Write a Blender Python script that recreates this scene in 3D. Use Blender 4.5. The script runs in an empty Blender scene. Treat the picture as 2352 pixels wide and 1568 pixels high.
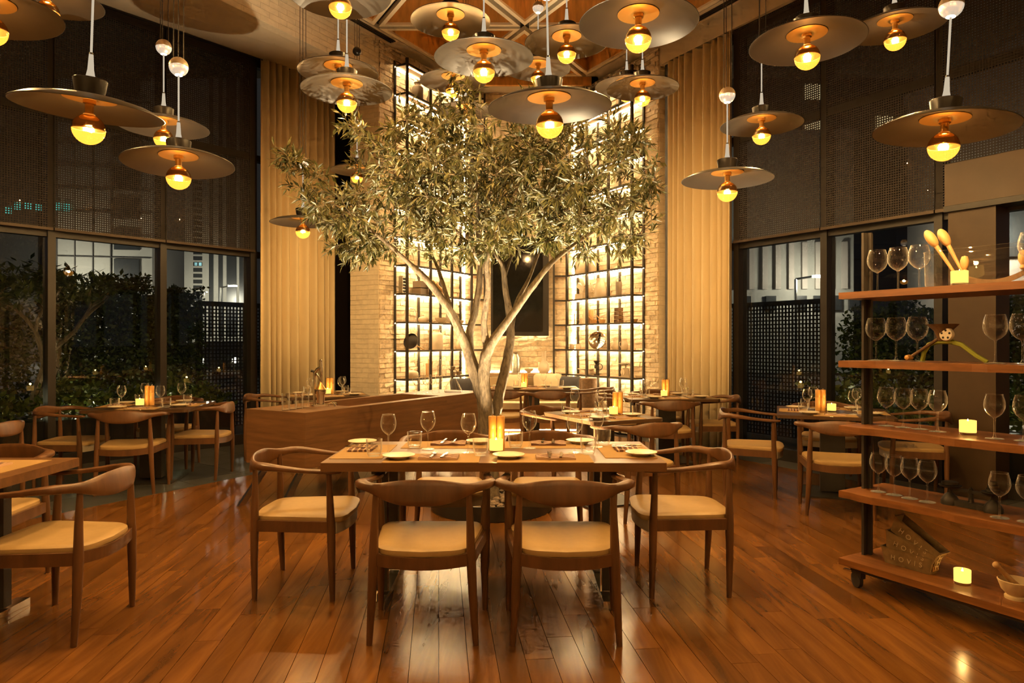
import bpy, math, random
from mathutils import Vector, Matrix
RND = random.Random(7)
SC = bpy.context.scene
COL = SC.collection

# ---------------------------------------------------------------- camera, world, exposure
cam_d = bpy.data.cameras.new('camera'); cam_d.sensor_width = 36.0; cam_d.lens = 24.49; cam_d.clip_end = 500
cam = bpy.data.objects.new('camera', cam_d); COL.objects.link(cam)
cam.location = (0, 0, 1.35); cam.rotation_euler = (math.pi/2, 0, 0)
SC.camera = cam
SC.view_settings.view_transform = 'Standard'; SC.view_settings.look = 'None'
SC.view_settings.gamma = 1.0; SC.view_settings.use_curve_mapping = False
SC.view_settings.exposure = 1.06
SC.cycles.max_bounces = 5; SC.cycles.diffuse_bounces = 3; SC.cycles.glossy_bounces = 3
SC.cycles.transparent_max_bounces = 12; SC.cycles.use_adaptive_sampling = True; SC.cycles.adaptive_threshold = 0.07; SC.cycles.adaptive_min_samples = 12; SC.cycles.light_sampling_threshold = 0.03; SC.cycles.caustics_reflective = False; SC.cycles.caustics_refractive = False
SC.cycles.sample_clamp_indirect = 4.0
W = bpy.data.worlds.new('night_sky'); SC.world = W; W.use_nodes = True
W.node_tree.nodes['Background'].inputs[0].default_value = (0.034, 0.031, 0.033, 1)
W.node_tree.nodes['Background'].inputs[1].default_value = 1.0

BULB_W = 26.0     # watts of each pendant bulb
LED_W = 62.0      # strength of the shelf light strips
UP_W = 420.0      # watts of each tree uplight

# ---------------------------------------------------------------- materials
MAT = {}
def nm(name):
    m = bpy.data.materials.new(name); m.use_nodes = True; MAT[name] = m
    nt = m.node_tree; nt.nodes.clear()
    out = nt.nodes.new('ShaderNodeOutputMaterial')
    return m, nt, out
def N(nt, t, **kw):
    n = nt.nodes.new(t)
    for k, v in kw.items():
        if k in n.inputs: n.inputs[k].default_value = v
        else: setattr(n, k, v)
    return n
def c4(c): return (c[0], c[1], c[2], 1)
def scl(c, k): return (min(c[0]*k, 1), min(c[1]*k, 1), min(c[2]*k, 1))
def rnd_val(nt):
    oi = N(nt, 'ShaderNodeObjectInfo'); ge = N(nt, 'ShaderNodeNewGeometry')
    a = N(nt, 'ShaderNodeMath', operation='ADD'); nt.links.new(oi.outputs['Random'], a.inputs[0]); nt.links.new(ge.outputs['Random Per Island'], a.inputs[1])
    f = N(nt, 'ShaderNodeMath', operation='FRACT'); nt.links.new(a.outputs[0], f.inputs[0])
    return f.outputs[0]
def pbr(name, col, rough=0.5, metal=0.0, var=0.12, scale=(8, 8, 8), bump=0.0, col2=None, rand=0.0, coat=0.0, detail=4, spec=0.5, use_pos=False):
    """noise-varied principled material"""
    m, nt, out = nm(name); L = nt.links.new
    b = N(nt, 'ShaderNodeBsdfPrincipled', Roughness=rough, Metallic=metal)
    b.inputs['Coat Weight'].default_value = coat; b.inputs['Coat Roughness'].default_value = 0.12
    b.inputs['Specular IOR Level'].default_value = spec
    tc = N(nt, 'ShaderNodeTexCoord'); mp = N(nt, 'ShaderNodeMapping'); mp.inputs['Scale'].default_value = scale
    L(tc.outputs['Object'], mp.inputs[0])
    no = N(nt, 'ShaderNodeTexNoise', Scale=1.0, Detail=float(detail), Roughness=0.6)
    no.noise_dimensions = '4D'
    L(mp.outputs[0], no.inputs['Vector'])
    rv = rnd_val(nt)
    w = N(nt, 'ShaderNodeMath', operation='MULTIPLY'); w.inputs[1].default_value = 37.0; L(rv, w.inputs[0]); L(w.outputs[0], no.inputs['W'])
    ra = N(nt, 'ShaderNodeValToRGB')
    ra.color_ramp.elements[0].position = 0.3; ra.color_ramp.elements[1].position = 0.7
    ra.color_ramp.elements[0].color = c4(scl(col, 1-var)); ra.color_ramp.elements[1].color = c4(col2 if col2 else scl(col, 1+var))
    L(no.outputs['Fac'], ra.inputs[0])
    src = ra.outputs[0]
    if rand:
        mr = N(nt, 'ShaderNodeMapRange'); mr.inputs['To Min'].default_value = 1-rand; mr.inputs['To Max'].default_value = 1+rand
        L(rv, mr.inputs['Value'])
        hv = N(nt, 'ShaderNodeHueSaturation'); L(mr.outputs[0], hv.inputs['Value']); L(src, hv.inputs['Color']); src = hv.outputs[0]
    L(src, b.inputs['Base Color'])
    if bump:
        bp = N(nt, 'ShaderNodeBump', Strength=bump, Distance=0.01); L(no.outputs['Fac'], bp.inputs['Height']); L(bp.outputs[0], b.inputs['Normal'])
    L(b.outputs[0], out.inputs[0])
    return m
def glow(name, col, s):
    m, nt, out = nm(name)
    e = N(nt, 'ShaderNodeEmission', Color=c4(col), Strength=s); nt.links.new(e.outputs[0], out.inputs[0]); return m
def glass(name, tint=(1, 1, 1), gain=0.6, base=0.02, ior=3.0, rough=0.0, refl=(1, 1, 1)):
    """thin clear shell: see-through with fresnel mirror reflections"""
    m, nt, out = nm(name); L = nt.links.new
    t = N(nt, 'ShaderNodeBsdfTransparent', Color=c4(tint)); g = N(nt, 'ShaderNodeBsdfGlossy', Color=c4(refl), Roughness=rough)
    lw = N(nt, 'ShaderNodeLayerWeight', Blend=0.5); fr = N(nt, 'ShaderNodeMath', operation='POWER'); fr.inputs[1].default_value = ior; L(lw.outputs['Facing'], fr.inputs[0]); ma = N(nt, 'ShaderNodeMath', operation='MULTIPLY_ADD', use_clamp=True)
    ma.inputs[1].default_value = gain; ma.inputs[2].default_value = base
    L(fr.outputs[0], ma.inputs[0]); mx = N(nt, 'ShaderNodeMixShader'); L(ma.outputs[0], mx.inputs[0]); L(t.outputs[0], mx.inputs[1]); L(g.outputs[0], mx.inputs[2])
    L(mx.outputs[0], out.inputs[0]); return m
def leafmat(name, c1, c2, trans=0.35, rough=0.45):
    m, nt, out = nm(name); L = nt.links.new
    b = N(nt, 'ShaderNodeBsdfPrincipled', Roughness=rough); t = N(nt, 'ShaderNodeBsdfTranslucent')
    ra = N(nt, 'ShaderNodeValToRGB'); ra.color_ramp.elements[0].color = c4(c1); ra.color_ramp.elements[1].color = c4(c2)
    L(rnd_val(nt), ra.inputs[0]); L(ra.outputs[0], b.inputs['Base Color']); L(ra.outputs[0], t.inputs['Color'])
    mx = N(nt, 'ShaderNodeMixShader'); mx.inputs[0].default_value = trans; L(b.outputs[0], mx.inputs[1]); L(t.outputs[0], mx.inputs[2]); L(mx.outputs[0], out.inputs[0])
    return m
def blindmat(name, col, period, solid_x, solid_z):
    m, nt, out = nm(name); L = nt.links.new
    tc = N(nt, 'ShaderNodeTexCoord'); sp = N(nt, 'ShaderNodeSeparateXYZ'); L(tc.outputs['Object'], sp.inputs[0])
    res = []
    for ax, th in ((0, solid_x), (2, solid_z)):
        d = N(nt, 'ShaderNodeMath', operation='MULTIPLY'); d.inputs[1].default_value = 1/period; L(sp.outputs[ax], d.inputs[0])
        f = N(nt, 'ShaderNodeMath', operation='FRACT'); L(d.outputs[0], f.inputs[0])
        g = N(nt, 'ShaderNodeMath', operation='GREATER_THAN'); g.inputs[1].default_value = th; L(f.outputs[0], g.inputs[0]); res.append(g)
    mu = N(nt, 'ShaderNodeMath', operation='MULTIPLY'); L(res[0].outputs[0], mu.inputs[0]); L(res[1].outputs[0], mu.inputs[1])
    b = N(nt, 'ShaderNodeBsdfPrincipled', Roughness=0.7); b.inputs['Base Color'].default_value = c4(col)
    t = N(nt, 'ShaderNodeBsdfTransparent'); mx = N(nt, 'ShaderNodeMixShader'); L(mu.outputs[0], mx.inputs[0]); L(b.outputs[0], mx.inputs[1]); L(t.outputs[0], mx.inputs[2]); L(mx.outputs[0], out.inputs[0])
    return m
def woodfloor(name):
    m, nt, out = nm(name); L = nt.links.new
    b = N(nt, 'ShaderNodeBsdfPrincipled', Roughness=0.27); b.inputs['Specular IOR Level'].default_value = 0.5
    tc = N(nt, 'ShaderNodeTexCoord'); rv = rnd_val(nt)
    mp = N(nt, 'ShaderNodeMapping'); mp.inputs['Scale'].default_value = (11, 1.1, 1); L(tc.outputs['Object'], mp.inputs[0])
    no = N(nt, 'ShaderNodeTexNoise', Scale=1.0, Detail=3.0, Roughness=0.55, Distortion=1.1); no.noise_dimensions = '4D'; L(mp.outputs[0], no.inputs['Vector'])
    w = N(nt, 'ShaderNodeMath', operation='MULTIPLY'); w.inputs[1].default_value = 53.0; L(rv, w.inputs[0]); L(w.outputs[0], no.inputs['W'])
    ra = N(nt, 'ShaderNodeValToRGB'); e = ra.color_ramp.elements
    e[0].position = 0.3; e[0].color = (0.100, 0.038, 0.008, 1); e[1].position = 0.72; e[1].color = (0.22, 0.088, 0.017, 1)
    k = e.new(0.5); k.color = (0.160, 0.061, 0.0125, 1); L(no.outputs['Fac'], ra.inputs[0])
    mr = N(nt, 'ShaderNodeMapRange'); mr.inputs['To Min'].default_value = 0.80; mr.inputs['To Max'].default_value = 1.24; L(rv, mr.inputs['Value'])
    hv = N(nt, 'ShaderNodeHueSaturation'); L(mr.outputs[0], hv.inputs['Value']); L(ra.outputs[0], hv.inputs['Color']); L(hv.outputs[0], b.inputs['Base Color'])
    n2 = N(nt, 'ShaderNodeTexNoise', Scale=2.3, Detail=3.0); L(tc.outputs['Object'], n2.inputs['Vector'])
    m2 = N(nt, 'ShaderNodeMapRange'); m2.inputs['To Min'].default_value = 0.16; m2.inputs['To Max'].default_value = 0.27; L(n2.outputs['Fac'], m2.inputs['Value']); L(m2.outputs[0], b.inputs['Roughness'])
    bp = N(nt, 'ShaderNodeBump', Strength=0.0, Distance=0.002); L(no.outputs['Fac'], bp.inputs['Height']); L(bp.outputs[0], b.inputs['Normal'])
    L(b.outputs[0], out.inputs[0]); return m
def stripes(name, c1, c2, period, axis=1):
    m, nt, out = nm(name); L = nt.links.new
    tc = N(nt, 'ShaderNodeTexCoord'); sp = N(nt, 'ShaderNodeSeparateXYZ'); L(tc.outputs['Object'], sp.inputs[0])
    d = N(nt, 'ShaderNodeMath', operation='MULTIPLY'); d.inputs[1].default_value = 1/period; L(sp.outputs[axis], d.inputs[0])
    f = N(nt, 'ShaderNodeMath', operation='FRACT'); L(d.outputs[0], f.inputs[0]); g = N(nt, 'ShaderNodeMath', operation='GREATER_THAN'); g.inputs[1].default_value = 0.68; L(f.outputs[0], g.inputs[0])
    mx = N(nt, 'ShaderNodeMix', data_type='RGBA'); mx.inputs[6].default_value = c4(c1); mx.inputs[7].default_value = c4(c2); L(g.outputs[0], mx.inputs[0])
    b = N(nt, 'ShaderNodeBsdfPrincipled', Roughness=0.85); L(mx.outputs[2], b.inputs['Base Color']); L(b.outputs[0], out.inputs[0]); return m

woodfloor('floor_wood')
pbr('chair_wood', (0.118, 0.050, 0.017), 0.38, var=0.35, scale=(16, 16, 3), bump=0.03)
pbr('table_wood', (0.145, 0.064, 0.020), 0.35, var=0.3, scale=(3, 40, 20), bump=0.03)
pbr('console_wood', (0.175, 0.080, 0.028), 0.45, var=0.32, scale=(2.2, 2.2, 30), bump=0.02)
pbr('trolley_wood', (0.20, 0.072, 0.016), 0.4, var=0.35, scale=(3, 30, 30), bump=0.03)
pbr('ceiling_wood', (0.74, 0.40, 0.11), 0.5, var=0.28, scale=(14, 2.5, 2.5), bump=0.02)
pbr('mill_wood', (0.55, 0.275, 0.065), 0.35, var=0.2, scale=(30, 30, 5))
pbr('pale_wood', (0.55, 0.33, 0.13), 0.5, var=0.2, scale=(20, 20, 4))
pbr('dark_table', (0.075, 0.038, 0.016), 0.3, var=0.25, scale=(4, 40, 20))
pbr('leather', (0.41, 0.26, 0.10), 0.5, var=0.05, scale=(30, 30, 30), bump=0.04)
pbr('leather_pale', (0.42, 0.35, 0.25), 0.55, var=0.06, scale=(30, 30, 30))
pbr('cream_trim', (0.88, 0.76, 0.56), 0.5, var=0.04)
pbr('plaster', (0.66, 0.57, 0.43), 0.8, var=0.05, scale=(2, 2, 2))
pbr('brick_white', (0.80, 0.70, 0.54), 0.85, var=0.12, scale=(9, 9, 14), bump=0.2, rand=0.03)
pbr('brick_rough', (0.80, 0.66, 0.47), 0.9, var=0.22, scale=(22, 22, 30), bump=0.9, rand=0.16)
pbr('mortar', (0.64, 0.55, 0.41), 0.95, var=0.1, scale=(20, 20, 20))
pbr('slate', (0.058, 0.055, 0.048), 0.42, var=0.3, scale=(3, 3, 3), rand=0.25, bump=0.05)
pbr('subfloor', (0.02, 0.012, 0.008), 0.9)
pbr('frame_black', (0.016, 0.011, 0.008), 0.42, var=0.1)
pbr('steel_black', (0.05, 0.042, 0.034), 0.45, metal=0.3, var=0.15)
pbr('bronze', (0.055, 0.031, 0.013), 0.42, metal=0.2, var=0.15, scale=(3, 3, 3))
pbr('curtain', (0.80, 0.66, 0.42), 0.9, var=0.06, scale=(6, 6, 0.4))
pbr('lamp_disc', (0.055, 0.048, 0.038), 0.36, metal=0.15, var=0.1, scale=(6, 6, 6))
pbr('lamp_cup', (0.012, 0.009, 0.007), 0.3, var=0.2, scale=(20, 20, 20))
pbr('lamp_ball', (0.62, 0.50, 0.36), 0.28, metal=0.55, var=0.05)
m_, nt_, out_ = nm('ball_lit'); e_ = N(nt_, 'ShaderNodeEmission', Color=(1.0, 0.82, 0.60, 1), Strength=0.30); g_ = N(nt_, 'ShaderNodeBsdfGlossy', Color=(0.8, 0.7, 0.55, 1), Roughness=0.25); a_ = N(nt_, 'ShaderNodeAddShader'); nt_.links.new(e_.outputs[0], a_.inputs[0]); nt_.links.new(g_.outputs[0], a_.inputs[1]); nt_.links.new(a_.outputs[0], out_.inputs[0])  # emission paints in the light reflected on the ball's underside
pbr('brass', (0.85, 0.52, 0.16), 0.28, metal=0.9, var=0.05)
pbr('cord', (0.03, 0.022, 0.015), 0.7)
pbr('chrome', (0.72, 0.66, 0.56), 0.12, metal=1.0, var=0.04)
pbr('steel', (0.50, 0.50, 0.47), 0.25, metal=1.0, var=0.08)
pbr('bark', (0.145, 0.108, 0.066), 0.85, var=0.6, scale=(45, 45, 16), bump=1.0, detail=6)
leafmat('olive_leaf', (0.024, 0.032, 0.006), (0.155, 0.13, 0.04), 0.25)
leafmat('hedge_leaf', (0.016, 0.035, 0.008), (0.07, 0.10, 0.022), 0.25)
leafmat('low_leaf', (0.04, 0.07, 0.012), (0.20, 0.24, 0.06), 0.25)
pbr('pebble', (0.16, 0.11, 0.07), 0.6, var=0.3, rand=0.45)
pbr('planter_black', (0.022, 0.018, 0.014), 0.35)
pbr('soil', (0.03, 0.02, 0.012), 0.95)
pbr('porcelain', (0.78, 0.66, 0.47), 0.25, var=0.03)
pbr('stoneware', (0.62, 0.52, 0.38), 0.55, var=0.12)
pbr('stoneware_dark', (0.20, 0.15, 0.10), 0.5, var=0.15)
pbr('paper_mat', (0.34, 0.195, 0.058), 0.8, var=0.04)
stripes('napkin', (0.14, 0.065, 0.045), (0.55, 0.36, 0.22), 0.03)
pbr('cushion_pale', (0.62, 0.50, 0.32), 0.9, var=0.06)
pbr('cushion_dark', (0.045, 0.042, 0.045), 0.85, var=0.12)
pbr('bench_fabric', (0.36, 0.26, 0.15), 0.85, var=0.08)
pbr('screen_black', (0.008, 0.007, 0.006), 0.06, var=0.02)
pbr('rubber', (0.02, 0.018, 0.016), 0.6)
pbr('green_enamel', (0.25, 0.26, 0.03), 0.4, var=0.15)
pbr('rusty_iron', (0.15, 0.085, 0.04), 0.55, metal=0.4, var=0.3, scale=(30, 30, 30))
pbr('old_tin', (0.21, 0.135, 0.055), 0.40, metal=0.35, var=0.3, scale=(18, 18, 18), bump=0.1)
pbr('tin_letter', (0.50, 0.37, 0.19), 0.35, metal=0.3)
pbr('iron_dark', (0.035, 0.028, 0.02), 0.5, metal=0.5, var=0.2)
pbr('mortar_stone', (0.60, 0.44, 0.24), 0.6, var=0.06)
glass('clear_glass', (0.985, 0.98, 0.97), 0.7, 0.05, 2.2, 0.02)
_m = MAT['clear_glass'].node_tree; _o = [n_ for n_ in _m.nodes if n_.type == 'OUTPUT_MATERIAL'][0]; _src = _o.inputs[0].links[0].from_socket   # white edges painted in place of bright refracted outlines
_l = N(_m, 'ShaderNodeLayerWeight', Blend=0.5); _p = N(_m, 'ShaderNodeMath', operation='POWER'); _p.inputs[1].default_value = 3.2; _k = N(_m, 'ShaderNodeMath', operation='MULTIPLY'); _k.inputs[1].default_value = 0.55
_d = N(_m, 'ShaderNodeBsdfDiffuse', Color=(0.95, 0.95, 0.92, 1)); _x = N(_m, 'ShaderNodeMixShader')
for _u, _v in ((_l.outputs['Facing'], _p.inputs[0]), (_p.outputs[0], _k.inputs[0]), (_k.outputs[0], _x.inputs[0]), (_src, _x.inputs[1]), (_d.outputs[0], _x.inputs[2]), (_x.outputs[0], _o.inputs[0])): _m.links.new(_u, _v)
glass('pane_glass', (0.80, 0.83, 0.82), 0.9, 0.045, 4.0)
glass('amber_glass', (1.0, 0.93, 0.76), 0.6, 0.04, 2.5)
_m = MAT['amber_glass'].node_tree; _o = [n_ for n_ in _m.nodes if n_.type == 'OUTPUT_MATERIAL'][0]; _src = _o.inputs[0].links[0].from_socket
_e = N(_m, 'ShaderNodeEmission', Color=(1.0, 0.36, 0.035, 1), Strength=0.62); _a = N(_m, 'ShaderNodeAddShader'); _m.links.new(_src, _a.inputs[0]); _m.links.new(_e.outputs[0], _a.inputs[1]); _m.links.new(_a.outputs[0], _o.inputs[0])
glass('mirror_amber', (0.16, 0.10, 0.05), 0.5, 0.35, 2.0, 0.08, (0.8, 0.52, 0.22))
glow('filament', (1.0, 0.72, 0.38), 60.0)
glow('lamp_head_light', (1.0, 0.80, 0.55), 5.0)
glow('lit_rod', (1.0, 0.82, 0.58), 0.28)  # glow put into the rod for light scattered through its glass
glow('led', (1.0, 0.72, 0.36), LED_W)
glow('led_soft', (1.0, 0.72, 0.36), LED_W*0.6)
glow('candle', (1.0, 0.52, 0.10), 0.95)
glow('flame', (1.0, 0.75, 0.35), 14.0)
glow('street_light', (1.0, 0.92, 0.70), 30.0)
glow('window_lit_cool', (0.45, 0.85, 0.85), 0.7)
glow('window_lit_warm', (1.0, 0.75, 0.40), 0.5)
glow('sign_cyan', (0.10, 0.65, 0.55), 0.55)
glow('headlight', (1.0, 0.9, 0.7), 12.0)
glow('signal_green', (0.1, 1.0, 0.35), 2.0)
for _n in ('filament', 'amber_glass', 'ball_lit', 'lit_rod', 'candle', 'lamp_head_light', 'street_light', 'window_lit_cool', 'window_lit_warm', 'sign_cyan', 'headlight', 'signal_green', 'flame'):
    MAT[_n].cycles.emission_sampling = 'NONE'      # faint glows: no next-event sampling needed
blindmat('mesh_blind', (0.020, 0.0135, 0.009), 0.024, 0.46, 0.5)
pbr('building_pale', (0.42, 0.41, 0.37), 0.9, var=0.06, scale=(0.3, 0.3, 0.3))
pbr('building_cream', (0.50, 0.45, 0.40), 0.9, var=0.06, scale=(0.3, 0.3, 0.3))
pbr('building_dark', (0.08, 0.075, 0.07), 0.8, var=0.1, scale=(0.3, 0.3, 0.3))
pbr('window_dark', (0.035, 0.038, 0.04), 0.3)
pbr('asphalt', (0.05, 0.05, 0.05), 0.9)
pbr('shelf_board', (0.30, 0.20, 0.11), 0.5, var=0.15, scale=(20, 4, 4))
pbr('shelf_steel', (0.040, 0.032, 0.024), 0.5, metal=0.2, var=0.1)

# ---------------------------------------------------------------- mesh helpers
def rot2(x, y, a):
    c, s = math.cos(a), math.sin(a); return (x*c - y*s, x*s + y*c)
class MB:
    def __init__(s): s.v = []; s.f = []
    def add(s, vs, fs):
        o = len(s.v); s.v += [tuple(p) for p in vs]; s.f += [tuple(i+o for i in f) for f in fs]; return s
    def box(s, c, d, rz=0.0):
        x, y, z = d[0]/2, d[1]/2, d[2]/2; vs = []
        for k in (-1, 1):
            for (i, j) in ((-1, -1), (1, -1), (1, 1), (-1, 1)):
                a, b = rot2(i*x, j*y, rz); vs.append((c[0]+a, c[1]+b, c[2]+k*z))
        return s.add(vs, [(3, 2, 1, 0), (4, 5, 6, 7), (0, 1, 5, 4), (1, 2, 6, 5), (2, 3, 7, 6), (3, 0, 4, 7)])
    def prism(s, poly, z0, z1):
        n = len(poly)
        a = sum(poly[i][0]*poly[(i+1) % n][1]-poly[(i+1) % n][0]*poly[i][1] for i in range(n))
        if a < 0: poly = poly[::-1]
        vs = [(p[0], p[1], z0) for p in poly]+[(p[0], p[1], z1) for p in poly]
        return s.add(vs, [tuple(range(n))[::-1], tuple(range(n, 2*n))]+[(i, (i+1) % n, n+(i+1) % n, n+i) for i in range(n)])
    def quad(s, a, b, c, d): return s.add([a, b, c, d], [(0, 1, 2, 3)])
    def rings(s, rs, cap0=True, cap1=True, close=True):
        n = len(rs[0]); vs = [p for r in rs for p in r]; fs = []
        for i in range(len(rs)-1):
            for j in range(n if close else n-1):
                k = (j+1) % n; fs.append((i*n+j, i*n+k, (i+1)*n+k, (i+1)*n+j))
        if cap0: fs.append(tuple(range(n))[::-1])
        if cap1: fs.append(tuple((len(rs)-1)*n+j for j in range(n)))
        return s.add(vs, fs)
    def lathe(s, prof, seg=20, c=(0, 0, 0), cap0=False, cap1=False, sx=1.0, sy=1.0):
        rs = [[(c[0]+r*sx*math.cos(2*math.pi*j/seg), c[1]+r*sy*math.sin(2*math.pi*j/seg), c[2]+z) for j in range(seg)] for r, z in prof]
        return s.rings(rs, cap0, cap1)
    def tube(s, pts, rad, seg=8, cap=True, jit=0.0, rnd=None):
        pts = [Vector(p) for p in pts]; n = len(pts)
        if not hasattr(rad, '__len__'): rad = [rad]*n
        rs = []; up = Vector((0.13, 0.21, 1)) if abs((pts[-1]-pts[0]).normalized().z) < 0.9 else Vector((1, 0.1, 0))
        for i in range(n):
            t = (pts[min(i+1, n-1)]-pts[max(i-1, 0)]).normalized()
            a = t.cross(up).normalized(); b = a.cross(t).normalized()
            rs.append([tuple(pts[i]+(a*math.cos(2*math.pi*j/seg)+b*math.sin(2*math.pi*j/seg))*rad[i]*(1+(rnd.uniform(-jit, jit) if jit else 0))) for j in range(seg)])
        return s.rings(rs, cap, cap)
    def sphere(s, c, r, seg=12, rg=8, z0=-1.0, z1=1.0):
        a0, a1 = math.asin(z0), math.asin(z1)
        pr = [(max(r*math.cos(a0+(a1-a0)*i/rg), 1e-5), r*math.sin(a0+(a1-a0)*i/rg)) for i in range(rg+1)]
        return s.lathe(pr, seg, c)
    def xf(s, mtx): s.v = [tuple(mtx @ Vector(p)) for p in s.v]; return s
    def mesh(s, name, smooth=False):
        me = bpy.data.meshes.new(name); me.from_pydata(s.v, [], s.f); me.update()
        if smooth:
            me.polygons.foreach_set('use_smooth', [True]*len(me.polygons)); me.set_sharp_from_angle(angle=math.radians(40))
        return me
    def build(s, name, mat, parent=None, smooth=False, loc=None, rz=0.0):
        return obj(name, s.mesh(name, smooth), mat, parent, loc, rz)
def obj(name, me, mat, parent=None, loc=None, rz=0.0):
    if mat and not me.materials: me.materials.append(MAT[mat])
    o = bpy.data.objects.new(name, me); COL.objects.link(o)
    if parent: o.parent = parent
    if loc: o.location = loc
    if rz: o.rotation_euler[2] = rz
    return o
def tag(o, label=None, cat=None, group=None, kind=None):
    for k, v in (('label', label), ('category', cat), ('group', group), ('kind', kind)):
        if v: o[k] = v
    return o
def thing(name, label=None, cat=None, loc=(0, 0, 0), rz=0.0, group=None, kind=None):
    o = bpy.data.objects.new(name, None); COL.objects.link(o); o.empty_display_size = 0.1
    o.location = loc; o.rotation_euler[2] = rz
    return tag(o, label, cat, group, kind)
CH = {}
def kids(o): return [c for c in bpy.data.objects if c.parent == o]
def copy_tree(o, parent=None):
    c = o.copy(); COL.objects.link(c)
    if parent: c.parent = parent
    if o.name not in CH: CH[o.name] = kids(o)
    for k in CH[o.name]: copy_tree(k, c)
    return c
class Proto:
    """first place() moves the master itself, later ones copy it with its parts"""
    def __init__(s, root): s.root = root; s.used = False
    def place(s, loc, rz=0.0, label=None, group=None, scale=None):
        o = s.root if not s.used else copy_tree(s.root); s.used = True
        o.location = loc; o.rotation_euler[2] = rz
        if scale: o.scale = (scale, scale, scale)
        return tag(o, label, None, group)
def clip(poly, p, n):
    """keep the side of the line through p where dot(q-p, n) >= 0"""
    out = []
    for i in range(len(poly)):
        a, b = poly[i], poly[(i+1) % len(poly)]
        da = (a[0]-p[0])*n[0]+(a[1]-p[1])*n[1]; db = (b[0]-p[0])*n[0]+(b[1]-p[1])*n[1]
        if da >= 0: out.append(a)
        if (da > 0 and db < 0) or (da < 0 and db > 0):
            t = da/(da-db); out.append((a[0]+(b[0]-a[0])*t, a[1]+(b[1]-a[1])*t))
    return out
def area(p): return abs(sum(p[i][0]*p[(i+1) % len(p)][1]-p[(i+1) % len(p)][0]*p[i][1] for i in range(len(p))))/2 if len(p) > 2 else 0
def catmull(pts, k=4):
    out = []
    for i in range(len(pts)-1):
        p0, p1, p2, p3 = pts[max(i-1, 0)], pts[i], pts[i+1], pts[min(i+2, len(pts)-1)]
        for j in range(k):
            t = j/k
            out.append(tuple(0.5*((2*b)+(-a+c)*t+(2*a-5*b+4*c-d)*t*t+(-a+3*b-3*c+d)*t**3) for a, b, c, d in zip(p0, p1, p2, p3)))
    out.append(tuple(pts[-1])); return out

# ---------------------------------------------------------------- room geometry
S30, C30 = 0.5, 0.8660254
HC = 5.38                                     # ceiling
WL_O, WL_A = (-3.493, 9.30), math.atan2(0.775, 0.632)       # left glazed wall: origin, heading (away from camera)
WR_O, WR_A = (2.775, 8.47), math.atan2(-0.852, 0.524)       # right glazed wall: heading towards the camera
BAY = 1.17; Z_SPLIT = 2.545; Z_TOP = 5.12
def wl(x, y=0.0):
    a, b = rot2(x, y, WL_A); return (WL_O[0]+a, WL_O[1]+b)
def wr(x, y=0.0):
    a, b = rot2(x, y, WR_A); return (WR_O[0]+a, WR_O[1]+b)

# floor: planks of the wooden hexagon, slate tiles between it and the windows
floor = thing('floor', 'glossy walnut plank floor bordered by dark slate tiles', kind='structure')
MB().prism([(-9, -3.2), (7, -3.2), (7, 13), (-9, 13)], -0.06, -0.022).build('subfloor', 'subfloor', floor)
FL_P, FL_N = (-3.5, 5.57), (C30, -S30)        # wood is kept on the room side of these lines
FR_P, FR_N = (2.99, 7.33), (-C30, -S30)
rest = MB(); PW = 0.122; r = random.Random(3); FA = math.radians(6.0)     # boards run slightly askew to the tables
for i in range(-62, 60):
    x0 = i*PW; y = -3.4 - r.uniform(0, 1.3)
    while y < 11.2:
        ln = r.choice((0.9, 1.2, 1.5, 1.8)); g = 0.0011
        p = [(x0+g, y+g), (x0+PW-g, y+g), (x0+PW-g, y+ln-g), (x0+g, y+ln-g)]; y += ln
        p = [rot2(u, v, FA) for u, v in p]
        p = clip(clip(p, FL_P, FL_N), FR_P, FR_N)
        if area(p) < 0.004: continue
        cx = sum(q[0] for q in p)/len(p); cy = sum(q[1] for q in p)/len(p); zt = r.uniform(-0.0004, 0.0004)
        if 2.7 < cy < 6.6 and abs(cx) < 0.75*cy+0.1 and not (cy > 5.2 and abs(cx) < 0.6):
            MB().prism(p, -0.02, zt).build('plank', 'floor_wood', floor)
        else: rest.prism(p, -0.02, zt)
tag(rest.build('plank_field', 'floor_wood', floor), kind='stuff')
brass_l = MB()
for org, ang, P0, NN, rng in ((WL_O, WL_A, FL_P, FL_N, (-11, 4)), (WR_O, WR_A, FR_P, FR_N, (-3, 12))):
    far = MB()
    for i in range(*rng):
        for j in range(-6, 1):
            T = 0.6; g = 0.002
            q = [(i*T+g, j*T+g-0.05), (i*T+T-g, j*T+g-0.05), (i*T+T-g, j*T+T-g-0.05), (i*T+g, j*T+T-g-0.05)]
            q = [tuple(a+b for a, b in zip(rot2(u, v, ang), org)) for u, v in q]
            q = clip(q, (P0[0]-NN[0]*0.004, P0[1]-NN[1]*0.004), (-NN[0], -NN[1]))
            if area(q) < 0.003: continue
            cx = sum(k[0] for k in q)/len(q); cy = sum(k[1] for k in q)/len(q)
            if abs(cx) < 0.76*cy and cy < 9.8: MB().prism(q, -0.02, 0.0).build('slate_tile', 'slate', floor)
            else: far.prism(q, -0.02, 0.0)
    tag(far.build('slate_field', 'slate', floor), kind='stuff')

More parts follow.
